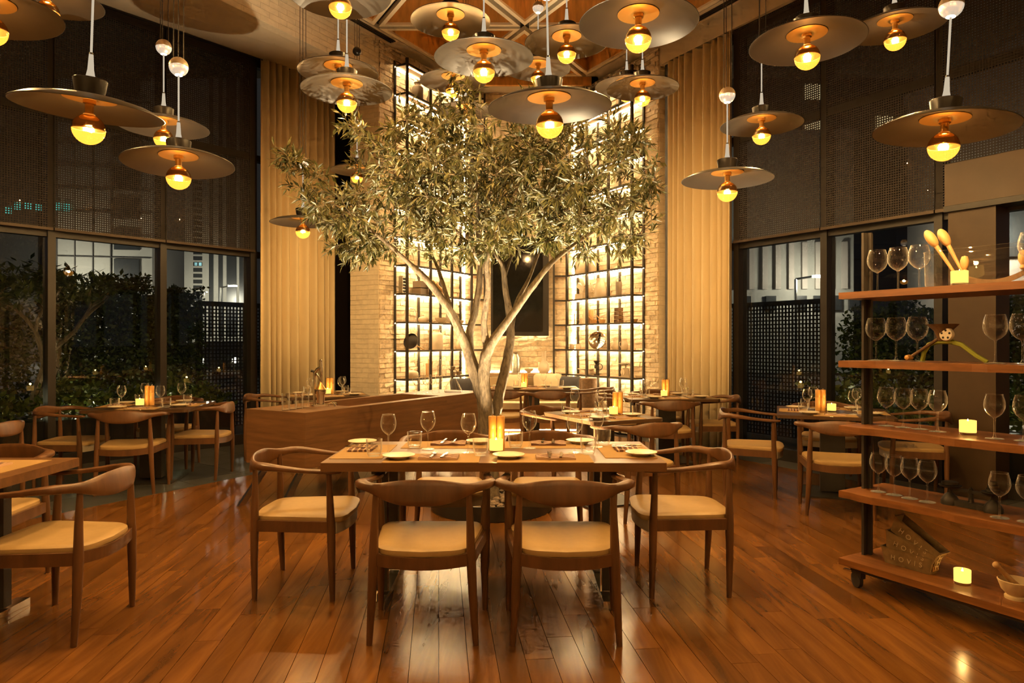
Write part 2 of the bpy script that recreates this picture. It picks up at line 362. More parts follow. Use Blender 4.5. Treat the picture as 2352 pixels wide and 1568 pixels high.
# glazed walls
def glazing(fn, ang, bays, first_no, side, blind_from, blind_to):
    n = first_no
    for (x0, x1) in bays:
        w = thing('window_%d' % n, kind='structure'); n += 1
        c = fn(x0); MB().box((c[0], c[1], Z_TOP/2), (0.075, 0.15, Z_TOP), ang).build('mullion', 'frame_black', w)
        for z0, z1 in ((0.0, 0.13), (2.47, 2.55), (3.76, 3.84), (Z_TOP-0.1, Z_TOP)):
            c = fn((x0+x1)/2); MB().box((c[0], c[1], (z0+z1)/2), (x1-x0-0.075, 0.10, z1-z0), ang).build('transom', 'frame_black', w)
        for z0, z1 in ((0.13, 2.47), (2.55, 3.76), (3.84, Z_TOP-0.1)):
            c = fn((x0+x1)/2, 0.01); MB().box((c[0], c[1], (z0+z1)/2), (x1-x0-0.075, 0.008, z1-z0), ang).build('pane', 'pane_glass', w)
        if blind_from <= x0 and x1 <= blind_to:
            c = fn((x0+x1)/2, -0.125)
            k = round((x0)/BAY)
            t = thing('roller_blind', None, 'blind', (c[0], c[1], Z_SPLIT), ang, 'perforated blinds on the tall windows')
            bw = x1-x0-0.012
            MB().box((0, 0, (Z_TOP-Z_SPLIT)/2), (bw, 0.004, Z_TOP-Z_SPLIT)).build('mesh_cloth', 'mesh_blind', t)
            MB().box((0, 0, 0), (bw, 0.03, 0.03)).build('bottom_rail', 'bronze', t)
            d = abs(k) + (0 if side == 'right' else 0)
            ordn = ['first', 'second', 'third', 'fourth', 'fifth', 'sixth'][d if side == 'right' else d-1] if d <= 6 else 'far'
            tag(t, 'brown perforated roller blind, %s panel beside the %s curtain outwards' % (ordn, side))
    return n
n = glazing(wl, WL_A, [(-BAY*(i+1), -BAY*i) for i in range(5)]+[(0, BAY), (BAY, 1.75)], 1, 'left', -9, 0.2)
n = glazing(wr, WR_A, [(BAY*i, BAY*(i+1)) for i in range(5)]+[(-BAY, 0)], n, 'right', -0.01, 9)
c = wl(0.0); MB().box((c[0], c[1], Z_TOP/2), (0.09, 0.17, Z_TOP), WL_A).build('trim_1', 'frame_black')['kind'] = 'structure'
c = wr(5*BAY); MB().box((c[0], c[1], Z_TOP/2), (0.09, 0.17, Z_TOP), WR_A).build('trim_2', 'frame_black')['kind'] = 'structure'
# bronze entrance portal on the right wall
door = thing('door_1', 'bronze entrance portal in the right window wall', kind='structure')
c = wr(2.71, -0.14); MB().box((c[0], c[1], 1.26), (0.38, 0.24, 2.52), WR_A).build('jamb', 'bronze', door)
c = wr(4.2, -0.20); MB().box((c[0], c[1], 2.735), (3.4, 0.16, 0.37), WR_A).build('head_panel', 'bronze', door)
c = wr(4.2, -0.20); MB().box((c[0], c[1], 2.52), (3.4, 0.2, 0.05), WR_A).build('head_rail', 'frame_black', door)
# solid walls behind the camera
def wallbox(name, a, b, z0, z1, mat, th=0.15):
    a, b = Vector(a), Vector(b); d = b-a; o = MB().box(((a.x+b.x)/2, (a.y+b.y)/2, (z0+z1)/2), (d.length+th, th, z1-z0), math.atan2(d.y, d.x)).build(name, mat)
    o['kind'] = 'structure'; return o
pl = wl(-5*BAY); pr = wr(5*BAY)
wallbox('wall_left', pl, (-7.6, -3.0), 0, 5.9, 'plaster'); wallbox('wall_right', pr, (6.2, -3.0), 0, 5.9, 'plaster'); wallbox('wall_back', (-7.6, -3.0), (6.2, -3.0), 0, 5.9, 'plaster')
for nm_, a, b in (('wall_upper_left', wl(-5*BAY), wl(2.0)), ('wall_upper_right', wr(-1.6), wr(5*BAY))):
    wallbox(nm_, a, b, Z_TOP, 5.95, 'plaster', 0.1)

# soffit over the left windows, brick bulkhead in front of it, pelmet over the right windows
BL = (-1.783, 9.32)                            # left niche wall corner; wall line runs at 30 degrees
def bl(t, off=0.0): return (BL[0]+S30*t-C30*off, BL[1]+C30*t+S30*off)   # t>0 into the niche, off>0 into the wall
BR = (2.02, 9.575)
def br(t, off=0.0): return (BR[0]-S30*t+C30*off, BR[1]+C30*t+S30*off)
sf = MB()
a0, a1 = bl(-8.2), bl(0.0); w0, w1 = wl(-6.6), wl(1.7)
sf.add([(a0[0], a0[1], 4.87), (a1[0], a1[1], 4.87), (w1[0], w1[1], Z_TOP), (w0[0], w0[1], Z_TOP), (a0[0], a0[1], 4.93), (a1[0], a1[1], 4.93), (w1[0], w1[1], Z_TOP+0.06), (w0[0], w0[1], Z_TOP+0.06)],
       [(3, 2, 1, 0), (4, 5, 6, 7), (0, 1, 5, 4), (1, 2, 6, 5), (2, 3, 7, 6), (3, 0, 4, 7)])
sf.build('trim_3', 'plaster')['kind'] = 'structure'
for i, o in enumerate((0.10, 0.15, 0.20)):     # shadow slots of the air grille along the window head
    a, b = wl(-5.5, -o), wl(1.0, -o)
    d = Vector((b[0]-a[0], b[1]-a[1])); zz = Z_TOP-0.235*o-0.004
    MB().box(((a[0]+b[0])/2, (a[1]+b[1])/2, zz), (d.length, 0.022, 0.012), WL_A).build('trim_%d' % (4+i), 'frame_black')['kind'] = 'structure'
pm = (2.01, 9.47)
pe = (pm[0]+S30*6.2, pm[1]-C30*6.2); q0, q1 = wr(-1.0), wr(5.6)
MB().prism([pm, pe, (pe[0]+0.14, pe[1]+0.08), (pm[0]+0.14, pm[1]+0.08)], 5.10, HC).build('trim_7', 'plaster')['kind'] = 'structure'
MB().prism([(pm[0]+0.10, pm[1]+0.057), (pe[0]+0.10, pe[1]+0.057), (pe[0]+0.14, pe[1]+0.08), (pm[0]+0.14, pm[1]+0.08)], 5.07, 5.10).build('trim_8', 'frame_black')['kind'] = 'structure'

# brick faces ------------------------------------------------------------
def brick_wall(name, p0, p1, z0, z1, mat, outward, rough, box=None, bw=0.215, bh=0.066, limit=280):
    """bricks on the face from p0 to p1; outward = 2D normal towards the viewer; box = (s0,s1,z0,z1) built brick by brick"""
    p0, p1 = Vector(p0), Vector(p1); d = p1-p0; Lg = d.length; u = d/Lg; nv = Vector(outward)
    w = thing(name, kind='structure')
    mb = MB(); a, b = p0-nv*0.12, p1-nv*0.12
    mb.prism([tuple(p0-nv*0.006), tuple(p1-nv*0.006), tuple(b), tuple(a)], z0, z1).build('mortar_bed', 'mortar', w)
    restb = MB(); cnt = 0; g = 0.005 if rough else 0.003; rr = random.Random(hash(name) % 1000 if False else len(name)*13+int(Lg*100))
    row = 0; z = z0
    while z < z1-0.01:
        h = min(bh, z1-z); s = -bw*(0.5 if row % 2 else 0.0)
        while s < Lg-0.004:
            sa, sb = max(s, 0.0), min(s+bw, Lg); s += bw
            if sb-sa < 0.02: continue
            pr_ = [rr.uniform(0.0, 0.026 if rough else 0.004) for _ in range(4)] if rough else [0.001+rr.uniform(0, 0.0015)]*4
            zz = (z+g/2, z+h-g/2); vs = []
            for k, (ss, z_) in enumerate(((sa+g/2, zz[0]), (sb-g/2, zz[0]), (sb-g/2, zz[1]), (sa+g/2, zz[1]))):
                f = p0+u*ss; bk = f-nv*0.03; fr = f+nv*(pr_[k]+0.002)
                vs += [(bk.x, bk.y, z_), (fr.x, fr.y, z_)]
            fs = [(1, 3, 5, 7), (0, 1, 7, 6), (3, 2, 4, 5), (1, 0, 2, 3), (7, 5, 4, 6)]
            if box and box[0] <= sa <= box[1] and box[2] <= z <= box[3] and cnt < limit:
                cnt += 1; MB().add(vs, fs).build('brick', mat, w)
            else: restb.add(vs, fs)
        z += bh; row += 1
    tag(restb.build('brick_field', mat, w), kind='stuff')
    return w
PLB = (-2.22, 9.57); PRB = (2.295, 9.73)
NI_L = bl(2.29); NI_R = br(1.992)
brick_wall('wall_niche_left', bl(0.0), NI_L, 0, HC, 'brick_rough', (C30, -S30), True, (0, 1.6, 0.75, 2.5))
brick_wall('wall_niche_right', NI_R, br(0.0), 0, HC, 'brick_rough', (-C30, -S30), True, (0.3, 2.0, 0.75, 2.5))
brick_wall('wall_niche_back', (NI_L[0], 11.3), (NI_R[0], 11.3), 0, HC, 'brick_rough', (0, -1), True, (0, 2, 0.85, 1.75), bw=0.3, bh=0.085)
brick_wall('wall_pier_left', PLB, bl(0.0), 0, 4.87, 'brick_white', (-S30, -C30), False, (0, 1, 0.7, 4.2))
brick_wall('wall_pier_right', br(0.0), PRB, 0, HC, 'brick_white', (S30, -C30), False, (0, 1, 0.7, 4.9))
brick_wall('wall_bulkhead', bl(-8.2), bl(0.0), 4.87, HC, 'brick_white', (C30, -S30), False, (4.2, 8.3, 4.0, 6.0), bw=0.25)
# returns of the piers back to the glass
wallbox('wall_return_left', (PLB[0]+0.03, PLB[1]+0.05), wl(1.75), 0, 5.2, 'frame_black', 0.06)
wallbox('wall_dark_panel', wl(1.12, -0.04), wl(1.80, -0.04), 0, 5.1, 'frame_black', 0.05)
wallbox('wall_return_right', (PRB[0]-0.03, PRB[1]+0.08), wr(-1.2), 0, 5.3, 'plaster', 0.06)
wallbox('wall_behind_left', bl(0.1, 0.2), bl(2.6, 0.2), 0, 5.9, 'mortar', 0.1); wallbox('wall_behind_right', br(0.1, 0.2), br(2.4, 0.2), 0, 5.9, 'mortar', 0.1)
wallbox('wall_behind_back', (-1.2, 11.55), (1.6, 11.55), 0, 5.9, 'mortar', 0.1)

# coffered ceiling of wooden triangles -----------------------------------
ceil = thing('ceiling', 'coffered wooden ceiling of triangular panels with cream edge trim', kind='structure')
MB().prism([(-9, -3.2), (7.5, -3.2), (7.5, 12), (-9, 12)], HC+0.5, HC+0.55).build('ceiling_deck', 'plaster', ceil)
TS = 1.92; TH = TS*C30; N0 = (0.162, 8.93)
def inset(tri, e):
    c = (sum(p[0] for p in tri)/3, sum(p[1] for p in tri)/3); k = 1-e/(TS*C30/3)
    return [(c[0]+(p[0]-c[0])*k, c[1]+(p[1]-c[1])*k) for p in tri]
def tri_ring(tri, e0, e1, z0, z1):
    o, i_ = inset(tri, e0), inset(tri, e1); mb = MB()
    vs = [(p[0], p[1], z) for z in (z0, z1) for p in o]+[(p[0], p[1], z) for z in (z0, z1) for p in i_]
    fs = []
    for k in range(3):
        m_ = (k+1) % 3
        fs += [(k, m_, 6+m_, 6+k), (3+k, 9+k, 9+m_, 3+m_), (k, 3+k, 3+m_, m_), (6+k, 6+m_, 9+m_, 9+k)]
    return mb.add(vs, fs)
for j in range(0, -5, -1):
    yb, yt = N0[1]+TH*j, N0[1]+TH*(j+1)
    lx, rx = -1.758+0.96*j, 2.082-0.96*j         # base nodes of the row widen towards the camera
    n = round((rx-lx)/TS)
    for i in range(n):
        tris = [[(lx+TS*i, yb), (lx+TS*(i+1), yb), (lx+TS*(i+0.5), yt)]]
        if i < n-1: tris.append([(lx+TS*(i+0.5), yt), (lx+TS*(i+1), yb), (lx+TS*(i+1.5), yt)])
        for t in tris:
            cx = sum(p[0] for p in t)/3
            if abs(cx-0.16) > 5.2: continue
            tri_ring(t, 0.032, 0.084, HC-0.01, HC+0.05).build('coffer_trim', 'cream_trim', ceil)
            tri_ring(t, 0.060, 0.085, HC+0.02, HC+0.40).build('coffer_side', 'ceiling_wood', ceil)
            MB().prism(inset(t, 0.05), HC+0.33, HC+0.36).build('coffer_panel', 'ceiling_wood', ceil)
            tri_ring(t, 0.0, 0.036, HC+0.06, HC+0.08).build('coffer_slot', 'frame_black', ceil)
# plaster border strips beside the wood
def strip(pa, pb, wa, wb, z=HC):
    return MB().prism([pa, pb, wb, wa], z, z+0.06)
strip((-1.758-0.96*4.7, N0[1]-TH*4.7), (-0.798, 10.593), bl(-8.2, 0.2), bl(2.4, 0.2)).build('ceiling_border', 'plaster', ceil)
strip((1.122, 10.593), (2.082+0.96*4.7, N0[1]-TH*4.7), br(2.4, 0.4), (pe[0]+1.2, pe[1])).build('ceiling_border', 'plaster', ceil)
strip((-0.95, 10.593), (1.3, 10.593), (-1.2, 11.4), (1.5, 11.4)).build('ceiling_border', 'plaster', ceil)
MB().box((0.16, 10.64, HC-0.06), (2.1, 0.06, 0.13)).build('edge_beam', 'ceiling_wood', ceil)
for sgn, (ax, ay, bx_, by_), lab in ((-1, (-2.62, 7.60, -1.60, 9.37), 'black linear air grille beside the white brick bulkhead'), (1, (1.90, 9.45, 2.90, 7.72), 'black linear air grille above the right curtain pelmet')):
    d = Vector((bx_-ax, by_-ay)); t = thing('air_grille', lab, 'vent', ((ax+bx_)/2, (ay+by_)/2, HC), math.atan2(d.y, d.x))
    for k in (-1, 0, 1): MB().box((0, k*0.035, -0.006), (d.length, 0.018, 0.012)).build('slot', 'frame_black', t)

# curtains ---------------------------------------------------------------
def curtain(name, fn, x0, x1, y, zt, zb, lab, seed):
    rr = random.Random(seed); n = 120; mb = MB(); ph = 0.0; top = []; bot = []
    for i in range(n+1):
        t = i/n; ph += 0.48+0.16*math.sin(t*9)+rr.uniform(-0.08, 0.08)
        a = fn(x0+(x1-x0)*t, y+0.045*math.sin(ph)); b = fn(x0+(x1-x0)*t*1.0+0.02*math.sin(ph*0.3), y+0.065*math.sin(ph+0.15))
        top.append((a[0], a[1], zt)); bot.append((b[0], b[1], zb))
    mids = [[tuple(p+(q-p)*f for p, q in zip(u, v)) for u, v in zip(top, bot)] for f in (0.0, 0.33, 0.66, 1.0)]
    mb.rings(mids, False, False, close=False)
    t = thing(name, lab, 'curtain', (0, 0, 0))
    o = mb.build('drape', 'curtain', t, True); md = o.modifiers.new('thick', 'SOLIDIFY'); md.thickness = 0.006
    return t
curtain('curtain', wl, 0.02, 1.15, -0.24, 5.08, 0.02, 'floor length cream curtain beside the left pier', 4)
curtain('curtain', wr, -1.12, 0.0, -0.13, 5.08, 0.02, 'floor length cream curtain beside the right pier', 9)

# ---------------------------------------------------------------- armchair
def make_chair():
    t = thing('armchair', None, 'chair')
    half = [(0, -0.272, 0.690, 0.019, 0.112, 0.16), (0.07, -0.269, 0.690, 0.020, 0.108, 0.16), (0.135, -0.256, 0.691, 0.022, 0.090, 0.14),
            (0.19, -0.233, 0.694, 0.027, 0.062, 0.08), (0.235, -0.202, 0.700, 0.036, 0.044, 0.0), (0.274, -0.160, 0.703, 0.056, 0.042, 0.0),
            (0.294, -0.105, 0.701, 0.058, 0.037, 0.0), (0.297, -0.03, 0.692, 0.050, 0.031, 0.0), (0.291, 0.06, 0.682, 0.042, 0.025, 0.0),
            (0.281, 0.15, 0.675, 0.042, 0.024, 0.0), (0.274, 0.215, 0.672, 0.042, 0.023, 0.0), (0.272, 0.24, 0.672, 0.034, 0.018, 0.0), (0.2715, 0.252, 0.672, 0.010, 0.007, 0.0)]
    full = [(-a, b, c, d, e, f) for a, b, c, d, e, f in half[:0:-1]]+half
    pts = catmull(full, 3); n = len(pts); rs = []
    for i, p in enumerate(pts):
        a, b = pts[max(i-1, 0)], pts[min(i+1, n-1)]
        tx, ty = b[0]-a[0], b[1]-a[1]; l = math.hypot(tx, ty) or 1; nx, ny = -ty/l, tx/l
        ring = []
        for j in range(12):
            an = 2*math.pi*j/12; ca, sa = math.cos(an), math.sin(an)
            ca = math.copysign(abs(ca)**0.8, ca); sa = math.copysign(abs(sa)**0.8, sa)
            h = sa*p[4]/2; w = ca*p[3]/2+h*p[5]
            ring.append((p[0]+nx*w, p[1]+ny*w, p[2]+h))
        rs.append(ring)
    MB().rings(rs).build('top_rail', 'chair_wood', t, True)
    for s in (-1, 1):
        MB().tube([(s*0.2375, -0.205, 0), (s*0.225, -0.212, 0.2), (s*0.217, -0.213, 0.38), (s*0.213, -0.212, 0.52), (s*0.206, -0.214, 0.69)], [0.0135, 0.0195, 0.0225, 0.0185, 0.0125], 10).build('leg', 'chair_wood', t, True)
        MB().tube([(s*0.263, 0.205, 0), (s*0.260, 0.2, 0.2), (s*0.259, 0.197, 0.38), (s*0.262, 0.192, 0.52), (s*0.270, 0.188, 0.67)], [0.0135, 0.0195, 0.0225, 0.0185, 0.0130], 10).build('leg', 'chair_wood', t, True)
        a = math.atan2(0.41, s*0.043); MB().box((s*0.238, -0.008, 0.383), (0.40, 0.024, 0.058), a).build('side_rail', 'chair_wood', t)
    for lg in kids(t):
        if lg.name.startswith('leg'):
            p = min((v.co for v in lg.data.vertices), key=lambda q: q.z); sx = -1 if p.x < 0 else 1; fy = 0.205 if p.y > 0 else -0.205
            MB().lathe([(0.011, 0.0), (0.012, 0.004), (0.0115, 0.006)], 10, (sx*(0.263 if fy > 0 else 0.2375), fy, -0.0005)).build('glide', 'porcelain', lg)
    def arc(y0, bow, z0, z1, w, th, dip):
        mb = MB(); rs = []
        for i in range(11):
            u = i/10*2-1; y = y0-bow*(1-u*u); dz = -dip*(1-u*u)
            rs.append([(u*w, y-th/2, z0+dz), (u*w, y+th/2, z0+dz), (u*w, y+th/2, z1+dz), (u*w, y-th/2, z1+dz)])
        return mb.rings(rs)
    arc(-0.212, 0.03, 0.358, 0.412, 0.205, 0.024, 0.012).build('back_rail', 'chair_wood', t, True)
    arc(0.208, -0.045, 0.345, 0.405, 0.245, 0.03, 0.004).build('front_apron', 'leather_pale', t, True)
    rs = []; NN = 36
    def ring(k, z, dish=0.0):
        o = []
        for j in range(NN):
            an = 2*math.pi*j/NN; c, s_ = math.cos(an), math.sin(an); e = 0.26
            c = math.copysign(abs(c)**e, c)*k; s_ = math.copysign(abs(s_)**e, s_)*k
            y = 0.015+0.233*s_-(0.03*(1-c*c) if s_ < 0 else -0.03*(1-c*c))*abs(s_); hw = 0.210+0.050*(y+0.22)/0.46
            o.append((c*hw, y, z-dish*(1-abs(c)**2)*0.6))
        return o
    for k, z, d in ((0.93, 0.398, 0), (0.985, 0.402, 0), (1.0, 0.416, 0.004), (0.99, 0.430, 0.008), (0.94, 0.439, 0.014), (0.8, 0.443, 0.018), (0.5, 0.443, 0.022), (0.1, 0.443, 0.024)): rs.append(ring(k, z, d))
    MB().rings(rs).build('seat', 'leather', t, True)
    return t
CHAIR = Proto(make_chair())
def chair(x, y, head, label, group):
    """head = direction the sitter faces"""
    return CHAIR.place((x, y, 0), math.atan2(head[1], head[0])-math.pi/2, 'walnut armchair with tan leather seat, '+label, group)
g = 'armchairs round the long front table'
chair(-0.398, 3.305, (0, 1), 'seen from behind, left one before the long table', g)
chair(0.243, 3.302, (0.015, 1), 'seen from behind, right one before the long table', g)
chair(-1.145, 3.885, (1, 0.02), 'at the left end of the long table', g)
chair(0.948, 3.92, (-1, 0.03), 'at the right end of the long table', g)
chair(-0.415, 4.50, (0, -1), 'across the long table, left one', g)
chair(0.234, 4.50, (0, -1), 'across the long table right of the tree trunk', g)
g = 'armchairs at the table cut by the left edge'
chair(-2.143, 3.317, (-1, 0), 'large at lower left, turned towards the cut-off table', g)
chair(-2.95, 3.87, (0, -1), 'behind the cut-off table at left', g)
chair(-4.08, 5.28, (-1, 0), 'only its rail end showing at the left edge', g)
g = 'armchairs round the left window table'
chair(-3.457, 6.33, (-0.22, 0.97), 'seen from behind at the left window table', g)
chair(-4.14, 6.55, (1, 0.1), 'left of the left window table', g)
chair(-3.10, 6.99, (-1, -0.06), 'between the left window table and the wooden console', g)
chair(-3.72, 7.56, (0.05, -1), 'behind the left window table against the glass', g)
g = 'armchairs round the right window table'
chair(2.156, 6.275, (0.93, -0.37), 'left of the right window table', g)
chair(2.58, 5.526, (0.33, 0.94), 'seen from behind beside the trolley post', g)
chair(3.10, 6.86, (-0.33, -0.94), 'behind the right window table pedestal', g)
chair(3.54, 6.14, (-0.93, 0.37), 'seen through the trolley shelves', g)
g = 'armchairs round the small dark table'
chair(0.40, 6.42, (0.72, -0.69), 'curving round the far left of the small dark table', g)
chair(0.98, 5.44, (-0.376, 0.926), 'with its back to us before the small dark table', g)
g = 'armchairs round the table by the right curtain'
chair(1.25, 8.10, (1, -0.1), 'left of the table by the right curtain', g)
chair(1.66, 7.42, (0, 1), 'seen from behind before the right curtain table', g)
chair(2.31, 7.95, (-1, 0.1), 'directly before the right curtain', g)
chair(1.80, 8.60, (0, -1), 'behind the table by the right curtain', g)
g = 'armchairs at the banquette table'
chair(-0.10, 8.82, (0, 1), 'behind the tree trunk at the banquette table', g)
chair(0.47, 8.80, (0, 1), 'right of the tree at the banquette table', g)
chair(1.10, 9.35, (-1, 0.05), 'at the right end of the banquette table', g)
chair(-2.82, 8.12, (1, 0.05), 'behind the wooden console near the left curtain', None)

# ---------------------------------------------------------------- tables
def rounded(w, d, r, n=5):
    o = []
    for cx, cy, a0 in ((w/2-r, d/2-r, 0), (-w/2+r, d/2-r, 90), (-w/2+r, -d/2+r, 180), (w/2-r, -d/2+r, 270)):
        for k in range(n+1):
            a = math.radians(a0+90*k/n); o.append((cx+r*math.cos(a), cy+r*math.sin(a)))
    return o
def long_table(x0, x1, y0, y1, h, label):
    cx, cy = (x0+x1)/2, (y0+y1)/2; t = thing('dining_table', label, 'table', (cx, cy, 0))
    w, d = x1-x0, y1-y0
    MB().prism(rounded(w, d, 0.006, 2), h-0.043, h).build('table_top', 'table_wood', t)
    for s in (-1, 1):
        X = s*(w/2-0.27)
        MB().box((X, 0.02, 0.02), (0.07, d-0.10, 0.04)).build('foot', 'chrome', t)
        MB().box((X, 0.02, h-0.058), (0.07, d-0.14, 0.03)).build('cross_bar', 'steel_black', t)
        for k in (-1, 1): MB().box((X, 0.02+k*(d/2-0.20), h/2), (0.055, 0.055, h-0.10)).build('leg', 'steel_black', t)
        MB().box((X-s*0.032, 0.02-(d/2-0.20)-0.03, h/2), (0.008, 0.008, h-0.10)).build('edge_strip', 'chrome', t)
    return t
long_table(-0.948, 0.766, 3.44, 4.18, 0.75, 'long walnut dining table in front of the tree, laid for six')
long_table(-3.75, -2.234, 2.95, 3.60, 0.75, 'walnut dining table cut off by the left picture edge')
def pedestal_table(x, y, rz, w, d, h, label, mat='dark_table', r=0.05):
    t = thing('pedestal_table', label, 'table', (x, y, 0), rz)
    MB().prism(rounded(w, d, r), h-0.028, h).build('table_top', mat, t)
    MB().box((0, 0, h/2), (0.20, 0.11, h-0.05)).build('pedestal', 'steel_black', t)
    MB().prism(rounded(0.52, 0.52, 0.01, 2), 0, 0.012).build('base_plate', 'steel_black', t)
    return t
ZT = 0.725
pedestal_table(-3.52, 6.82, math.radians(8), 0.95, 0.95, ZT, 'dark square pedestal table by the left window')
pedestal_table(2.85, 6.20, math.radians(-21), 0.92, 0.92, ZT, 'dark square pedestal table by the right window')
pedestal_table(0.757, 5.93, math.radians(25.6), 0.68, 0.86, ZT, 'small dark pedestal table right of the tree')
pedestal_table(1.75, 7.92, math.radians(3), 1.0, 0.80, ZT, 'dark pedestal table before the right curtain')
pedestal_table(0.27, 9.42, 0.0, 1.24, 0.70, ZT, 'dark pedestal table in front of the banquette')
pedestal_table(-2.18, 8.20, math.radians(20), 0.90, 0.80, ZT, 'dark pedestal table behind the wooden console')

# ---------------------------------------------------------------- tableware prototypes
def wine_glass(name, h, rb, detail=True):
    t = thing(name, None, 'wine glass'); k = h/0.21; zb = 0.098*k
    bowl = [(0.004, zb), (rb*0.45, zb+0.010*k), (rb*0.78, zb+0.026*k), (rb*0.96, zb+0.046*k), (rb, zb+0.060*k), (rb*0.96, zb+0.080*k), (rb*0.86, zb+0.098*k), (rb*0.76, h)]
    stem = [(0.0085*k, 0.006), (0.0042, 0.018), (0.0036, 0.05*k), (0.0040, zb-0.008), (0.007, zb+0.001)]
    base = [(0.0005, 0.0065), (rb*0.5, 0.004), (rb*0.86, 0.0015), (rb*0.86, 0.0), (0.0005, 0.0)]
    rim = [(rb*0.76-0.0012, h-0.0015), (rb*0.76+0.0012, h-0.0015), (rb*0.76+0.0012, h+0.001), (rb*0.76-0.0012, h+0.001), (rb*0.76-0.0012, h-0.0015)]
    sg = 24 if detail else 16
    if detail:
        MB().lathe(bowl, sg).lathe(rim, sg).build('bowl', 'clear_glass', t, True); MB().lathe(stem, 10).build('stem', 'clear_glass', t, True); MB().lathe(base, sg).build('foot', 'clear_glass', t, True)
        return Proto(t)
    bpy.data.objects.remove(t)
    o = MB().lathe(bowl, sg).lathe(rim, sg).lathe(stem, 8).lathe(base, sg).build(name, 'clear_glass', None, True); o['category'] = 'wine glass'
    return Proto(o)
def single(name, cat, mb, mat):
    o = mb.build(name, mat, None, True); o['category'] = cat; return Proto(o)
WG = wine_glass('wine_glass', 0.208, 0.042); WGS = wine_glass('wine_glass', 0.20, 0.041, False)
WGB = wine_glass('wine_glass', 0.235, 0.053); WGM = wine_glass('wine_glass', 0.212, 0.045)
TUM = single('tumbler', 'tumbler', MB().lathe([(0.0005, 0.0), (0.030, 0.0), (0.036, 0.012), (0.041, 0.04), (0.042, 0.088), (0.0405, 0.088), (0.0395, 0.04), (0.033, 0.014), (0.0005, 0.010)], 24), 'clear_glass')
PLATE = single('side_plate', 'plate', MB().lathe([(0.0005, 0.0), (0.045, 0.0), (0.05, 0.006), (0.082, 0.017), (0.083, 0.020), (0.080, 0.021), (0.05, 0.011), (0.0005, 0.010)], 32), 'porcelain')
def make_napkin():
    mb = MB(); w, d, n = 0.20, 0.13, 8; rr = random.Random(2)
    top = [[(-w/2+w*i/n, -d/2+d*j/4, 0.010+0.003*math.sin(i*1.3+j)+rr.uniform(0, 0.0015)) for i in range(n+1)] for j in range(5)]
    mb.rings(top, False, False, close=False)
    edge = [top[0][i] for i in range(n+1)]+[top[j][n] for j in range(1, 5)]+[top[4][i] for i in range(n-1, -1, -1)]+[top[j][0] for j in range(3, 0, -1)]
    mb.rings([[(p[0], p[1], 0.0) for p in edge], edge], True, False)
    return mb
NAP = single('napkin', 'napkin', make_napkin(), 'napkin')
def make_fork():
    mb = MB(); mb.box((0, -0.035, 0.003), (0.010, 0.10, 0.003)); mb.box((0, 0.03, 0.005), (0.022, 0.035, 0.003))
    for k in range(4): mb.box((-0.009+0.006*k, 0.065, 0.006), (0.003, 0.04, 0.002))
    return mb
FORK = single('fork', 'fork', make_fork(), 'chrome')
KNIFE = single('knife', 'knife', MB().box((0, -0.045, 0.004), (0.012, 0.09, 0.006)).prism([(-0.008, 0.0), (0.008, 0.0), (0.007, 0.07), (-0.002, 0.09), (-0.008, 0.07)], 0.002, 0.004), 'chrome')
MATP = single('placemat', 'placemat', MB().box((0, 0, 0.0012), (0.48, 0.27, 0.002)), 'paper_mat')
MATS = single('placemat', 'placemat', MB().box((0, 0, 0.0012), (0.34, 0.24, 0.002)), 'paper_mat')
def make_mill():
    t = thing('pepper_mill', None, 'pepper mill')
    MB().lathe([(0.0005, 0), (0.0225, 0), (0.0225, 0.118), (0.0215, 0.120)], 20).build('body', 'mill_wood', t, True)
    MB().lathe([(0.0215, 0.120), (0.0225, 0.122), (0.0225, 0.186), (0.0205, 0.189), (0.0005, 0.190)], 20).build('head', 'mill_wood', t, True)
    MB().sphere((0, 0, 0.196), 0.007, 10, 6).build('knob', 'chrome', t, True)
    return Proto(t)
MILL = make_mill()
def make_votive():
    t = thing('votive_candle', None, 'candle')
    MB().lathe([(0.0005, 0), (0.036, 0), (0.037, 0.013), (0.0005, 0.013)], 24).build('glass_base', 'clear_glass', t, True)
    MB().lathe([(0.0005, 0.013), (0.037, 0.0135), (0.0375, 0.072), (0.034, 0.073), (0.032, 0.055), (0.0005, 0.053)], 24).build('glowing_cup', 'candle', t, True)
    MB().lathe([(0.0005, 0.054), (0.005, 0.060), (0.004, 0.068), (0.0005, 0.080)], 8).build('flame', 'flame', t, True)
    ld = bpy.data.lights.new('candle_light', 'POINT'); ld.energy = 0.45; ld.color = (1.0, 0.55, 0.16); ld.shadow_soft_size = 0.012
    lo = bpy.data.objects.new('candle_light', ld); COL.objects.link(lo); lo.parent = t; lo.location = (0, 0, 0.095)
    return Proto(t)
VOT = make_votive()

# long front table
z = 0.75; zm = z+0.0025
TN = 'long front table'
for x, y, r_, l in ((-0.405, 3.58, 0, 'near edge, left'), (0.165, 3.58, 0, 'near edge, right'), (-0.385, 4.04, 0, 'far edge, left'), (0.175, 4.04, 0, 'far edge, right'), (-0.80, 3.80, math.pi/2, 'left end'), (0.615, 3.82, math.pi/2, 'right end')):
    MATP.place((x, y, z), r_, 'tan paper placemat at the %s of the %s' % (l, TN), 'placemats on the long table')
for (x, y), l in zip([(-0.66, 3.721), (-0.467, 3.871), (-0.234, 3.75), (0.098, 3.902), (0.338, 3.75), (0.479, 3.951)],
                     ['leftmost of all on the long front table', 'second from left on the long front table', 'just left of the candle and mills', 'just right of the candle and mills', 'near row, right half of the long front table', 'rightmost of all on the long front table']):
    WG.place((x, y, zm), RND.uniform(0, 6), 'stemmed wine glass, '+l, 'wine glasses on the long table')
